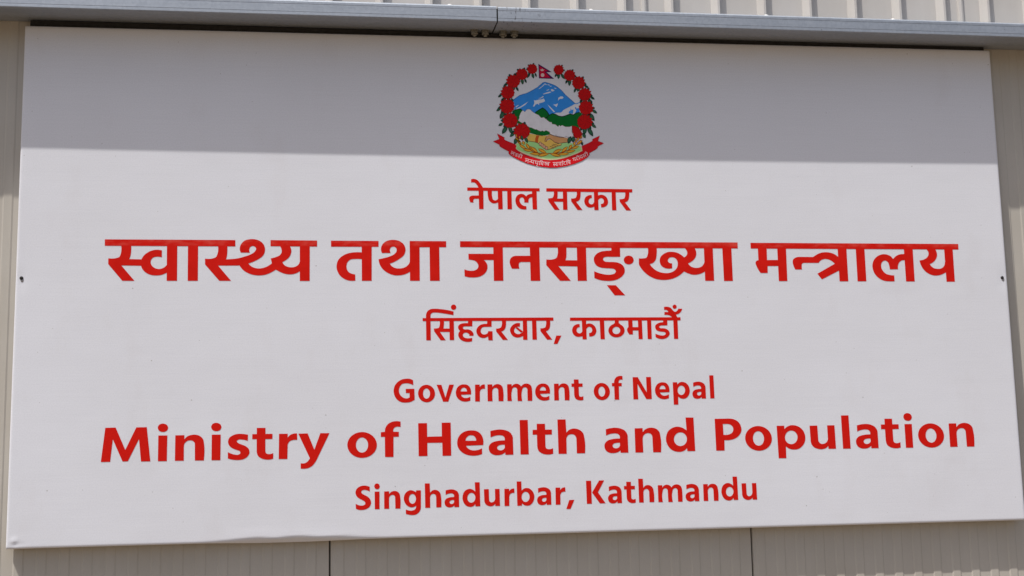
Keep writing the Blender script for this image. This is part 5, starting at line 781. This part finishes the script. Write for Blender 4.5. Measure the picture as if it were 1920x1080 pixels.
 ('wheat','wheat',26,'13243,9535 13245,9560~ 13241,9585~ 13233,9609~ 13224,9625 13222,9606~ 13224,9581~ 13230,9557~'),
 ('wheat','rust',25,'13275,9580 13298,9602~ 13307,9626~ 13301,9652~ 13287,9670 13270,9655~ 13256,9631~ 13258,9605~'),
 ('wheat','wheat',26,'13276,9586 13288,9606~ 13293,9627~ 13291,9648~ 13286,9664 13278,9650~ 13270,9629~ 13269,9607~'),
 ('wheat','rust',25,'13343,9627 13370,9646~ 13384,9671~ 13384,9700~ 13378,9722 13358,9709~ 13339,9686~ 13335,9658~'),
 ('wheat','wheat',26,'13346,9633 13361,9652~ 13371,9674~ 13375,9698~ 13375,9715 13364,9702~ 13352,9680~ 13346,9657~'),
 ('leaf.56','leafdark',25,'11856,9699 11839,9660~ 11842,9625~ 11863,9596~ 11887,9580 11900,9608~ 11903,9645~ 11888,9676~'),
 ('leaf.56','leafmid',26,'11859,9683 11853,9656~ 11857,9630~ 11870,9607~ 11883,9594 11887,9613~ 11887,9640~ 11876,9664~'),
 ('flag','navy',0,'12325,11543 12659,11339 12526,11332 12719,11164 12333,11169'),
 ('flag','crimson',1,'12347,11494 12568,11361 12476,11347 12623,11191 12354,11192'),
 ('flag','pinkwhite',2,'12363,11405 12390,11389 12403,11404 12419,11423 12436,11405 12445,11390 12478,11410 12459,11379 12435,11360 12399,11359 12376,11377|12471,11256~ 12465,11233~ 12448,11215~ 12425,11208~ 12402,11214~ 12386,11231~ 12380,11254~ 12387,11278~ 12404,11295~ 12427,11302~ 12449,11296~ 12466,11279~'),
 ('ribbon','maroon',27,'11251,9737 11434,9638 11428,9587 11495,9551 11673,9481 11731,9431 11707,9358 11769,9304 11894,9232 12072,9166 12297,9100 12549,9078 12730,9092 12913,9131 13096,9193 13262,9259 13387,9326 13368,9445 13405,9464 13516,9512 13637,9578 13644,9629 13835,9722 13788,9585 13935,9527 13779,9442 13774,9405 13703,9348 13555,9268 13565,9227 13496,9152 13366,9068 13182,8992 12953,8925 12725,8887 12544,8882 12382,8900 12202,8925 11978,8986 11800,9062 11658,9133 11551,9200 11525,9245 11535,9282 11401,9353 11313,9407 11300,9453 11146,9533 11303,9594'),
 ('ribbon','ribred',28,'11254,9729 11428,9631 11422,9582 11491,9544 11670,9473 11723,9428 11699,9355 11764,9297 11890,9225 12070,9158 12295,9092 12548,9070 12731,9083 12914,9123 13099,9186 13266,9252 13394,9322 13376,9444 13408,9457 13519,9505 13642,9572 13648,9623 13832,9714 13781,9581 13927,9527 13775,9448 13768,9410 13699,9356 13549,9274 13558,9230 13491,9158 13363,9075 13179,9000 12951,8933 12724,8896 12544,8890 12384,8908 12204,8933 11981,8995 11804,9069 11661,9140 11557,9207 11533,9247 11540,9289 11405,9361 11318,9414 11305,9459 11154,9533 11310,9591'),
 ('motto','pinkwhite2',29,'11591,9292 11624,9273 11659,9256 11695,9240 11730,9226 11766,9213 11803,9201 11840,9190 11878,9181 11880,9192 11843,9201 11807,9212 11770,9223 11734,9236 11699,9250 11664,9266 11630,9283 11596,9301|11663,9260 11632,9185 11644,9180 11674,9256|11593,9255 11654,9223 11660,9235 11599,9266|11595,9252 11610,9233 11602,9225 11583,9236 11578,9224 11602,9212 11623,9234 11605,9260|11734,9230 11704,9155 11715,9150 11746,9226|11687,9197 11721,9183 11726,9195 11691,9209|11684,9206 11678,9190 11689,9185 11696,9202|11805,9206 11774,9131 11786,9126 11816,9202|11756,9171 11792,9159 11797,9171 11760,9183|11753,9181 11746,9163 11758,9159 11764,9175|11856,9192 11825,9117 11837,9112 11867,9188|11867,9191 11865,9221 11836,9234 11811,9222 11817,9210 11836,9221 11855,9213 11855,9189'),
 ('motto','pinkwhite2',29,'11934,9113 12011,9091 12088,9072 12166,9055 12243,9042 12322,9031 12402,9024 12481,9018 12562,9015 12562,9026 12482,9029 12403,9034 12323,9042 12245,9053 12168,9066 12090,9083 12014,9102 11938,9124|12015,9096 11999,9007 12011,9005 12028,9093|11944,9074 12013,9054 12017,9066 11948,9086|11947,9072 11966,9055 11959,9042 11938,9050 11934,9037 11963,9030 11979,9058 11956,9081|12147,9064 12131,8976 12142,8974 12159,9063|12048,9032 12085,9024 12088,9036 12051,9045|12044,9041 12040,9022 12053,9020 12056,9039|12094,9075 12082,9010 12094,9008 12107,9074|12088,9013 12141,9002 12144,9015 12091,9026|12254,9046 12237,8957 12249,8956 12266,9044|12201,9054 12191,8997 12203,8995 12213,9052|12181,8992 12248,8981 12250,8993 12183,9004|12185,9039 12197,9023 12208,9031 12195,9047|12243,8961 12208,8941 12225,8914 12259,8907 12263,8919 12231,8926 12220,8935 12249,8950|12301,9040 12284,8951 12297,8949 12313,9038|12312,9035 12327,9061 12354,9057 12370,9031 12381,9039 12361,9068 12321,9072 12302,9041|12381,9031 12364,8943 12377,8940 12394,9029|12339,9035 12325,8964 12338,8962 12351,9033|12334,8972 12376,8968 12378,8981 12336,8985|12524,9022 12507,8934 12520,8932 12536,9021|12425,9007 12450,9010 12451,8998 12418,8983 12447,8941 12457,8948 12430,8982 12460,8989 12457,9021 12424,9020|12459,8984 12524,8981 12525,8994 12461,8997|12465,8988 12468,8954 12518,8951 12519,8964 12475,8965 12478,8989'),
 ('motto','pinkwhite2',29,'12627,9012 12683,9013 12740,9017 12797,9022 12853,9028 12909,9037 12964,9047 13021,9059 13076,9072 13075,9083 13019,9070 12963,9058 12907,9048 12852,9039 12796,9033 12740,9028 12683,9024 12627,9023|12652,9017 12654,8980 12636,8971 12666,8925 12677,8933 12648,8974 12666,8975 12664,9018|12652,8962 12694,8964 12693,8977 12652,8975|12723,9020 12732,8931 12745,8933 12736,9022|12734,8992 12704,8994 12687,8967 12709,8942 12738,8948 12735,8961 12713,8955 12700,8969 12710,8982 12732,8979|12778,9025 12783,8964 12773,8964 12777,8952 12796,8963 12790,9026|12813,9029 12822,8940 12835,8942 12826,9031|12856,9035 12865,8946 12877,8947 12869,9037|12866,9033 12872,9054 12889,9060 12886,9073 12863,9063 12853,9036|12914,9044 12915,9024 12895,9007 12902,8974 12930,8972 12945,8959 12953,8968 12935,8984 12911,8984 12908,9003 12926,9019 12927,9045|12971,9054 12980,8965 12992,8967 12984,9055|12984,9054 12989,9082 13014,9087 13033,9068 13042,9078 13017,9099 12980,9091 12971,9056|13047,9072 13055,8982 13068,8984 13060,9073|13005,9061 13009,9015 13031,9001 13061,9012 13057,9024 13032,9014 13021,9020 13018,9063'),
 ('motto','pinkwhite2',29,'13124,9123 13173,9138 13222,9154 13271,9172 13320,9190 13367,9211 13415,9233 13461,9257 13508,9281 13502,9290 13457,9266 13410,9243 13364,9221 13315,9201 13268,9182 13220,9165 13170,9149 13120,9134|13140,9133 13159,9082 13149,9080 13155,9070 13172,9084 13152,9138|13174,9143 13201,9068 13213,9073 13186,9148|13225,9160 13233,9133 13217,9115 13264,9086 13272,9097 13228,9124 13246,9131 13237,9165|13277,9180 13305,9104 13317,9109 13289,9184|13288,9186 13267,9209 13236,9202 13226,9178 13238,9174 13244,9192 13262,9196 13278,9178|13352,9211 13380,9136 13392,9141 13364,9216|13314,9191 13330,9181 13318,9159 13340,9138 13380,9156 13375,9168 13341,9151 13331,9161 13343,9183 13322,9201|13400,9233 13410,9201 13396,9186 13435,9157 13442,9168 13407,9192 13423,9200 13412,9237|13415,9184 13460,9206 13455,9217 13410,9195|13436,9250 13464,9176 13476,9180 13448,9255|13485,9275 13512,9200 13524,9205 13497,9280|13495,9282 13474,9303 13445,9293 13436,9267 13448,9264 13454,9284 13470,9291 13486,9273'),
]

# ---------------------------------------------------------------- ground
me = mesh_from("ground", [(-400, -400, 0), (400, -400, 0), (400, 400, 0), (-400, 400, 0)], [(0, 1, 2, 3)])
g = obj("ground", me, M['ground'])
g["kind"] = "structure"

# ---------------------------------------------------------------- building wall behind the sign
WALL_TOP = 1.245 + Z0          # the lower panels end behind the beam
bld = empty("prefab_building", (1.22, 0.05, 0.0), "prefab building wall of pale ribbed metal panels behind the white sign", "building")

def wall_depth(z):             # the sign hangs a touch out of plumb with the wall
    return 0.031 + (1.22 - (z - Z0)) * 0.0062

def wall_panel(x0, x1, first_rib):
    """micro-ribbed sandwich panel: flat 22 mm ribs standing 3 mm proud, a rebate at both edges"""
    prof = [(x0 + 0.0015, 0.016), (x0 + 0.0015, 0.003), (x0 + 0.003, 0.0)]
    x = first_rib
    while x + 0.027 < x1 - 0.006:
        prof += [(x, 0.0), (x + 0.0036, -0.0016), (x + 0.0212, -0.0016), (x + 0.0248, 0.0)]
        x += 0.0505
    prof += [(x1 - 0.003, 0.0), (x1 - 0.0015, 0.003), (x1 - 0.0015, 0.016)]
    n = len(prof)
    V, F = [], []
    for z in (0.02, WALL_TOP):
        for px_, d in prof:
            V.append((px_, wall_depth(z) + d, z))
    for i in range(n - 1):
        F.append((i, i + 1, n + i + 1, n + i))
    F.append(tuple(range(n)))
    F.append(tuple(range(n, 2 * n)))
    return mesh_from("wall_panel", V, F)

for i in range(-4, 5):
    x0 = 0.7170 + 1.0240 * i
    o = obj("wall_panel", wall_panel(x0, x0 + 1.0240, x0 + 0.0100), M['wall'])
    o.parent = bld
    o.matrix_parent_inverse = Matrix.Translation(bld.location).inverted()
# dark core seen through the open joints
V, F = sweep_x([(0.075, 0.02), (0.060, 0.02), (0.052, WALL_TOP - 0.002), (0.075, WALL_TOP - 0.002)], -3.37, 5.83)
o = obj("panel_core", mesh_from("panel_core", V, F), M['dark'])
o.parent = bld
o.matrix_parent_inverse = Matrix.Translation(bld.location).inverted()

# unseen strip added to keep daylight out of the seam above the lower panels
V, F = sweep_x([(0.010, 1.2455 + Z0), (0.075, 1.2455 + Z0), (0.075, 1.2470 + Z0), (0.010, 1.2470 + Z0)], -3.37, 5.83)
o = obj("seam_light_block", mesh_from("seam_light_block", V, F), M['dark'])
o.parent = bld
o.matrix_parent_inverse = Matrix.Translation(bld.location).inverted()

def cladding_sheet(x0, x1):
    """upper trapezoidal sheet: seven tall ribs, a lap bead at its right edge"""
    z0, z1 = 1.2475 + Z0, 2.6 + Z0
    base = 0.040
    prof = [(x0, base)]
    x = x0 + 0.0485
    for k in range(7):
        xx = x + 0.1241 * k
        prof += [(xx, base), (xx + 0.0125, base - 0.019), (xx + 0.0185, base - 0.019), (xx + 0.0235, base)]
    prof += [(x1 - 0.014, base), (x1 - 0.012, base - 0.006), (x1 - 0.006, base - 0.0075), (x1 - 0.001, base - 0.006), (x1, base - 0.0005)]
    n = len(prof)
    V, F = [], []
    for back in (0.0, 0.0012):
        for z in (z0, z1):
            for px_, y in prof:
                V.append((px_, y + back, z))
    for i in range(n - 1):
        F.append((i, i + 1, n + i + 1, n + i))
        F.append((2 * n + i, 3 * n + i, 3 * n + i + 1, 2 * n + i + 1))
        F.append((i, 2 * n + i, 2 * n + i + 1, i + 1))
        F.append((n + i, n + i + 1, 3 * n + i + 1, 3 * n + i))
    return mesh_from("cladding_sheet", V, F)

for i in range(-4, 5):
    x0 = 0.6555 + 0.8690 * i
    o = obj("cladding_sheet", cladding_sheet(x0, x0 + 0.8690), M['clad'])
    o["label"] = "upper trapezoidal sheet with tall narrow ribs"
    o.parent = bld
    o.matrix_parent_inverse = Matrix.Translation(bld.location).inverted()

# ---------------------------------------------------------------- galvanised channels above the sign
TILT = 0.0022
def channel(x0, x1, dz, bent_end):
    """cold-rolled channel: front web with two rolling grooves, rounded edges, flanges running back to the wall"""
    f, zb, zt = -0.094, 1.2255, 1.2655
    out = [(0.028, 1.2360), (f + 0.0020, zb + 0.0002), (f + 0.0005, zb + 0.0008), (f, zb + 0.0022)]
    for g_ in (zb + 0.0092, zb + 0.0285):
        out += [(f, g_ - 0.0006), (f + 0.0008, g_), (f, g_ + 0.0006)]
    out += [(f, zt - 0.0052), (f + 0.0006, zt - 0.0040), (f + 0.0034, zt - 0.0012), (f + 0.0055, zt - 0.0002), (f + 0.008, zt), (0.017, zt + 0.004)]
    t = 0.0022
    inner = [(0.017, zt + 0.004 - t), (f + 0.008, zt - t), (f + t + 0.001, zt - 0.006), (f + t + 0.001, zb + 0.004), (0.028, 1.2360 + t)]
    prof = [(y, z + dz) for y, z in out + inner]
    V, F = sweep_x(prof, x0, x1, True, 40)
    V2 = []
    for x, y, z in V:
        if bent_end and y < -0.085 and z < zb + dz + 0.004:
            e = max(0.0, 1 - (x1 - x) / 0.018)
            z -= 0.0022 * e
        if y < -0.08:                      # the run bows out a little toward the joint
            y -= 0.0018 * max(0.0, 1 - ((x - 1.25) / 1.35) ** 2)
        V2.append((x - 1.13, y, z - 1.245 - TILT * (x - 1.13)))
    return mesh_from("channel", V2, F)

def nut_mesh():
    V, F = lathe([(0.0105, 0.0), (0.0105, -0.0022), (0.0100, -0.0026)], 20)
    V2, F2 = lathe([(0.0088, -0.0020), (0.0094, -0.0034), (0.0094, -0.0108), (0.0084, -0.0118)], 6)
    V3, F3 = lathe([(0.0046, -0.0116), (0.0046, -0.0150), (0.0036, -0.0162)], 14)
    out_v, out_f = [], []
    for v, f in ((V, F), (V2, F2), (V3, F3)):
        s = len(out_v)
        out_v += v
        out_f += [tuple(i + s for i in q) for q in f]
    return mesh_from("bolt", out_v, out_f)

def cap_mesh():
    V, F = lathe([(0.0075, 0.0), (0.0078, 0.0012), (0.0060, 0.0036), (0.0032, 0.0052), (0.0008, 0.0057)], 14)
    V2 = [(0.004, -0.003, 0.001), (0.017, -0.002, 0.0005), (0.017, 0.002, 0.0005), (0.004, 0.003, 0.001),
          (0.004, -0.003, 0.0032), (0.017, -0.002, 0.0020), (0.017, 0.002, 0.0020), (0.004, 0.003, 0.0032)]
    F2 = [(0, 1, 2, 3), (4, 7, 6, 5), (0, 4, 5, 1), (1, 5, 6, 2), (2, 6, 7, 3), (3, 7, 4, 0)]
    s = len(V)
    return mesh_from("cap_screw", V + V2, F + [tuple(i + s for i in q) for q in F2])

BOLT, CAP = nut_mesh(), cap_mesh()
def beam(x0, x1, dz, label, bolts, caps, bent):
    t = empty("galvanised_channel", (1.13, 0.0, 1.245 + Z0), label, "steel channel", "galvanised channels over the sign")
    obj("profile", channel(x0, x1, dz, bent), M['steel'], t)
    for x in bolts:
        y = -0.012
        o = obj("bolt", BOLT, M['zinc'], t, (x - 1.13, y, 1.2255 + (y + 0.094) * 0.0861 + dz - 1.245 - TILT * (x - 1.13)))
        o.rotation_euler = (-0.085, 0, x * 37.0)
    for x in caps:
        o = obj("cap_screw", CAP, M['cap'], t, (x - 1.13, -0.0835, 1.2655 + dz - 1.245 - TILT * (x - 1.13) - 0.0002))
        o.rotation_euler = (0.25, 0, 0)
        o.scale = (0.85, 0.85, 0.75)
    return t
left_beam = beam(-1.7, 1.1177, 0.0016, "cleaner galvanised steel channel with a bent lower corner at the joint above the sign", (1.0715, 1.0990), (1.005,), True)
beam(1.1213, 4.3, 0.0, "galvanised steel channel with small dark scuff marks beside the joint above the sign", (1.1440, 1.1720), (1.353, 1.800, 2.135), False)
V, F = sweep_x([(0.024, 1.2390), (-0.0905, 1.2288), (-0.0905, 1.2590), (-0.0870, 1.2622), (0.015, 1.2655)], 1.07, 1.17)  # added dark block stopping daylight through the gap between the channels
obj("joint_light_block", mesh_from("joint_light_block", [(x - 1.13, y, z - 1.2455) for x, y, z in V], F), M['dark'], left_beam)

# ---------------------------------------------------------------- the sign
SW, SH = 2.44, 1.22
sign = empty("notice_sign", (SW / 2, 0.0, Z0), "large white sign board with red Nepali and English lettering and a round emblem", "sign")

def bulge(x):                     # slack fold of the sheet along part of the lower edge
    a = max(0.0, min(1.0, (x - 0.42) / 0.16))
    b_ = max(0.0, min(1.0, (0.85 - x) / 0.20))
    s = lambda t: t * t * (3 - 2 * t)
    return s(a) * s(b_)

def panel_mesh():
    nx, nz = 244, 122
    xs = [SW * i / nx for i in range(nx + 1)]
    zs = [0.0, 0.0012, 0.003, 0.006, 0.010, 0.014, 0.018, 0.024, 0.032] + [0.04 + (SH - 0.05) * i / 60 for i in range(60)] + [SH - 0.010, SH - 0.004, SH - 0.0012, SH]
    xs = [0.0, 0.0010, 0.0028, 0.006, 0.010, 0.014, 0.018, 0.024] + [0.03 + (SW - 0.06) * i / 180 for i in range(181)] + [SW - 0.024, SW - 0.018, SW - 0.012, SW - 0.006, SW - 0.0028, SW - 0.001, SW]
    def edge(d):                  # rounded fold of the sheet at its edges
        r = 0.0042
        if d >= r:
            return 0.0
        t = 1 - d / r
        return 0.0040 * (1 - math.sqrt(max(0.0, 1 - t * t * 0.98)))
    V, F = [], []
    for z in zs:
        for x in xs:
            y = edge(x) + edge(SW - x) + edge(SH - z)
            bl = bulge(x)
            c = 0.0042 + 0.0068 * bl + 0.0012 * bl * math.sin(x * 61)
            if z < c:
                t = 1 - z / c
                y += (1 - bl) * edge(z) + bl * 0.011 * t ** 0.9
            if z > 0:
                y -= 0.0005 * bl * math.exp(-((z - c - 0.006) / 0.009) ** 2)
            # puckers at the pinched lower corner and round the two screws
            y -= 0.0020 * math.exp(-((x - 0.017) / 0.006) ** 2 - ((z - 0.017) / 0.0035) ** 2)
            y += 0.0010 * math.exp(-((x - 0.022) / 0.010) ** 2 - ((z - 0.009) / 0.005) ** 2)
            for sx in (0.0131, 2.4271):
                y += 0.0016 * math.exp(-((x - sx) ** 2 + (z - 0.6125) ** 2) / 0.012 ** 2)
            zz = z - (0.0030 * bl if z < 0.02 else 0.0)
            V.append((x, y, zz))
    n = len(xs)
    rows = len(zs)
    for j in range(rows - 1):
        for i in range(n - 1):
            F.append((j * n + i, j * n + i + 1, (j + 1) * n + i + 1, (j + 1) * n + i))
    # returns of the wrapped sheet, flaring a little toward the wall
    ring = [i for i in range(n)] + [j * n + n - 1 for j in range(1, rows)] + [(rows - 1) * n + i for i in range(n - 2, -1, -1)] + [j * n for j in range(rows - 2, 0, -1)]
    s = len(V)
    for i in ring:
        x, y, z = V[i]
        fx = -0.0022 - 0.0028 * max(0.0, 1 - z / 0.6) if x < 1e-6 else (0.0010 if x > SW - 1e-6 else 0)
        V.append((x + fx, 0.0285, z))
    k = len(ring)
    for i in range(k):
        F.append((ring[i], ring[(i + 1) % k], s + (i + 1) % k, s + i))
    F.append(tuple(range(s, s + k)))
    V = [(x - SW / 2, y, z) for x, y, z in V]
    return mesh_from("panel", V, F, True)

panel = obj("panel", panel_mesh(), M['panel'], sign)
try:
    panel.data.set_sharp_from_angle(angle=math.radians(50))
except Exception:
    pass

# dark strip added above the sheet to paint the shaded gap under the channels
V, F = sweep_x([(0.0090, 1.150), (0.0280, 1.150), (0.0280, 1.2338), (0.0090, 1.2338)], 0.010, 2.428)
obj("gap_shade_strip", mesh_from("gap_shade_strip", [(x - SW / 2, y, z - (TILT * (x - 1.13) if z > 1.2 else 0)) for x, y, z in V], F), M['dark'], sign)

def head_screw(x, z, turn):
    V, F = lathe([(0.0042, 0.0), (0.0042, -0.0014), (0.0030, -0.0026), (0.0012, -0.0030)], 16, 'Y')
    o = obj("screw", mesh_from("screw", V, F), M['screw'], sign, (x - SW / 2, 0.0014, z))
    V, F = lathe([(0.0036, 0.0), (0.0036, -0.0008), (0.0028, -0.0013)], 14, 'Y')
    w = obj("washer", mesh_from("washer", V, F), M['washer'], o, (0.0014 * turn, -0.0002, -0.0048))
    w.scale = (0.9, 1, 1.25)
head_screw(0.0131, 0.6135, 1)
head_screw(2.4262, 0.6135, 1.6)

INK_Y = -0.0004
for name, text in WORDS:
    outl = parse(text)
    x0 = min(p[0] for h, q in outl for p in q)
    x1 = max(p[0] for h, q in outl for p in q)
    zb = 6050.0 if name in ('swasthya', 'tatha', 'janasankhya', 'mantralaya') else min(p[1] for h, q in outl for p in q)
    v, f = fill(outl, (x0 + x1) / 2, zb, 1e-4)
    big = zb == 6050.0
    obj("word", flat_mesh("word", v, f), M['red_patchy'] if big else M['red'], sign, ((x0 + x1) / 2 * 1e-4 - SW / 2, INK_Y, zb * 1e-4))

proto = {}
for k, u, du, vb, xh in LETTERS:
    if k not in proto:
        v, f = fill(parse(GLYPHS[k]), 0, 0, 1e-3)
        o = proto[k] = obj("comma" if k == 'comma' else "letter", flat_mesh("letter", v, f), M['red'], sign)
    else:
        o = proto[k].copy()
        COL.objects.link(o)
        o.parent = sign
    o.location = (u * 1e-4 - SW / 2, INK_Y, vb * 1e-4)
    o.scale = (du * 1e-4, 1.0, xh * 1e-4)

# the printed emblem: one mesh per motif, inks laid over one another in thin layers
motifs = {}
for ob, colr, lay, text in EMBLEM:
    motifs.setdefault(ob, []).append((colr, lay, text))
EX, EZ = 13150.0, 10400.0
NAMES = {'wheat': 'wheat_sheaf', 'snow': 'snow_patch', 'hand': 'clasped_hands', 'map': 'country_outline', 'hill': 'green_hills'}
emblem = None
for ob in ['emblem'] + [k for k in motifs if k != 'emblem']:
    V, F, mats, mi = [], [], [], []
    for colr, lay, text in motifs[ob]:
        v, f = fill(parse(text), EX, EZ, 1e-4)
        s = len(V)
        y = -lay * 0.00002
        V += [(a, y, c) for a, _, c in v]
        F += [tuple(i + s for i in q) for q in f]
        if colr not in mats:
            mats.append(colr)
        mi += [mats.index(colr)] * len(f)
    nm = ob.split('.')[0]
    me = flat_mesh(NAMES.get(nm, nm), V, F)
    for c in mats:
        me.materials.append(M['ink_' + c])
    for p, i_ in zip(me.polygons, mi):
        p.material_index = i_
    o = bpy.data.objects.new(NAMES.get(nm, nm), me)
    COL.objects.link(o)
    if ob == 'emblem':
        emblem = o
        o.parent = sign
        o.location = (EX * 1e-4 - SW / 2, INK_Y, EZ * 1e-4)
    else:
        o.parent = emblem
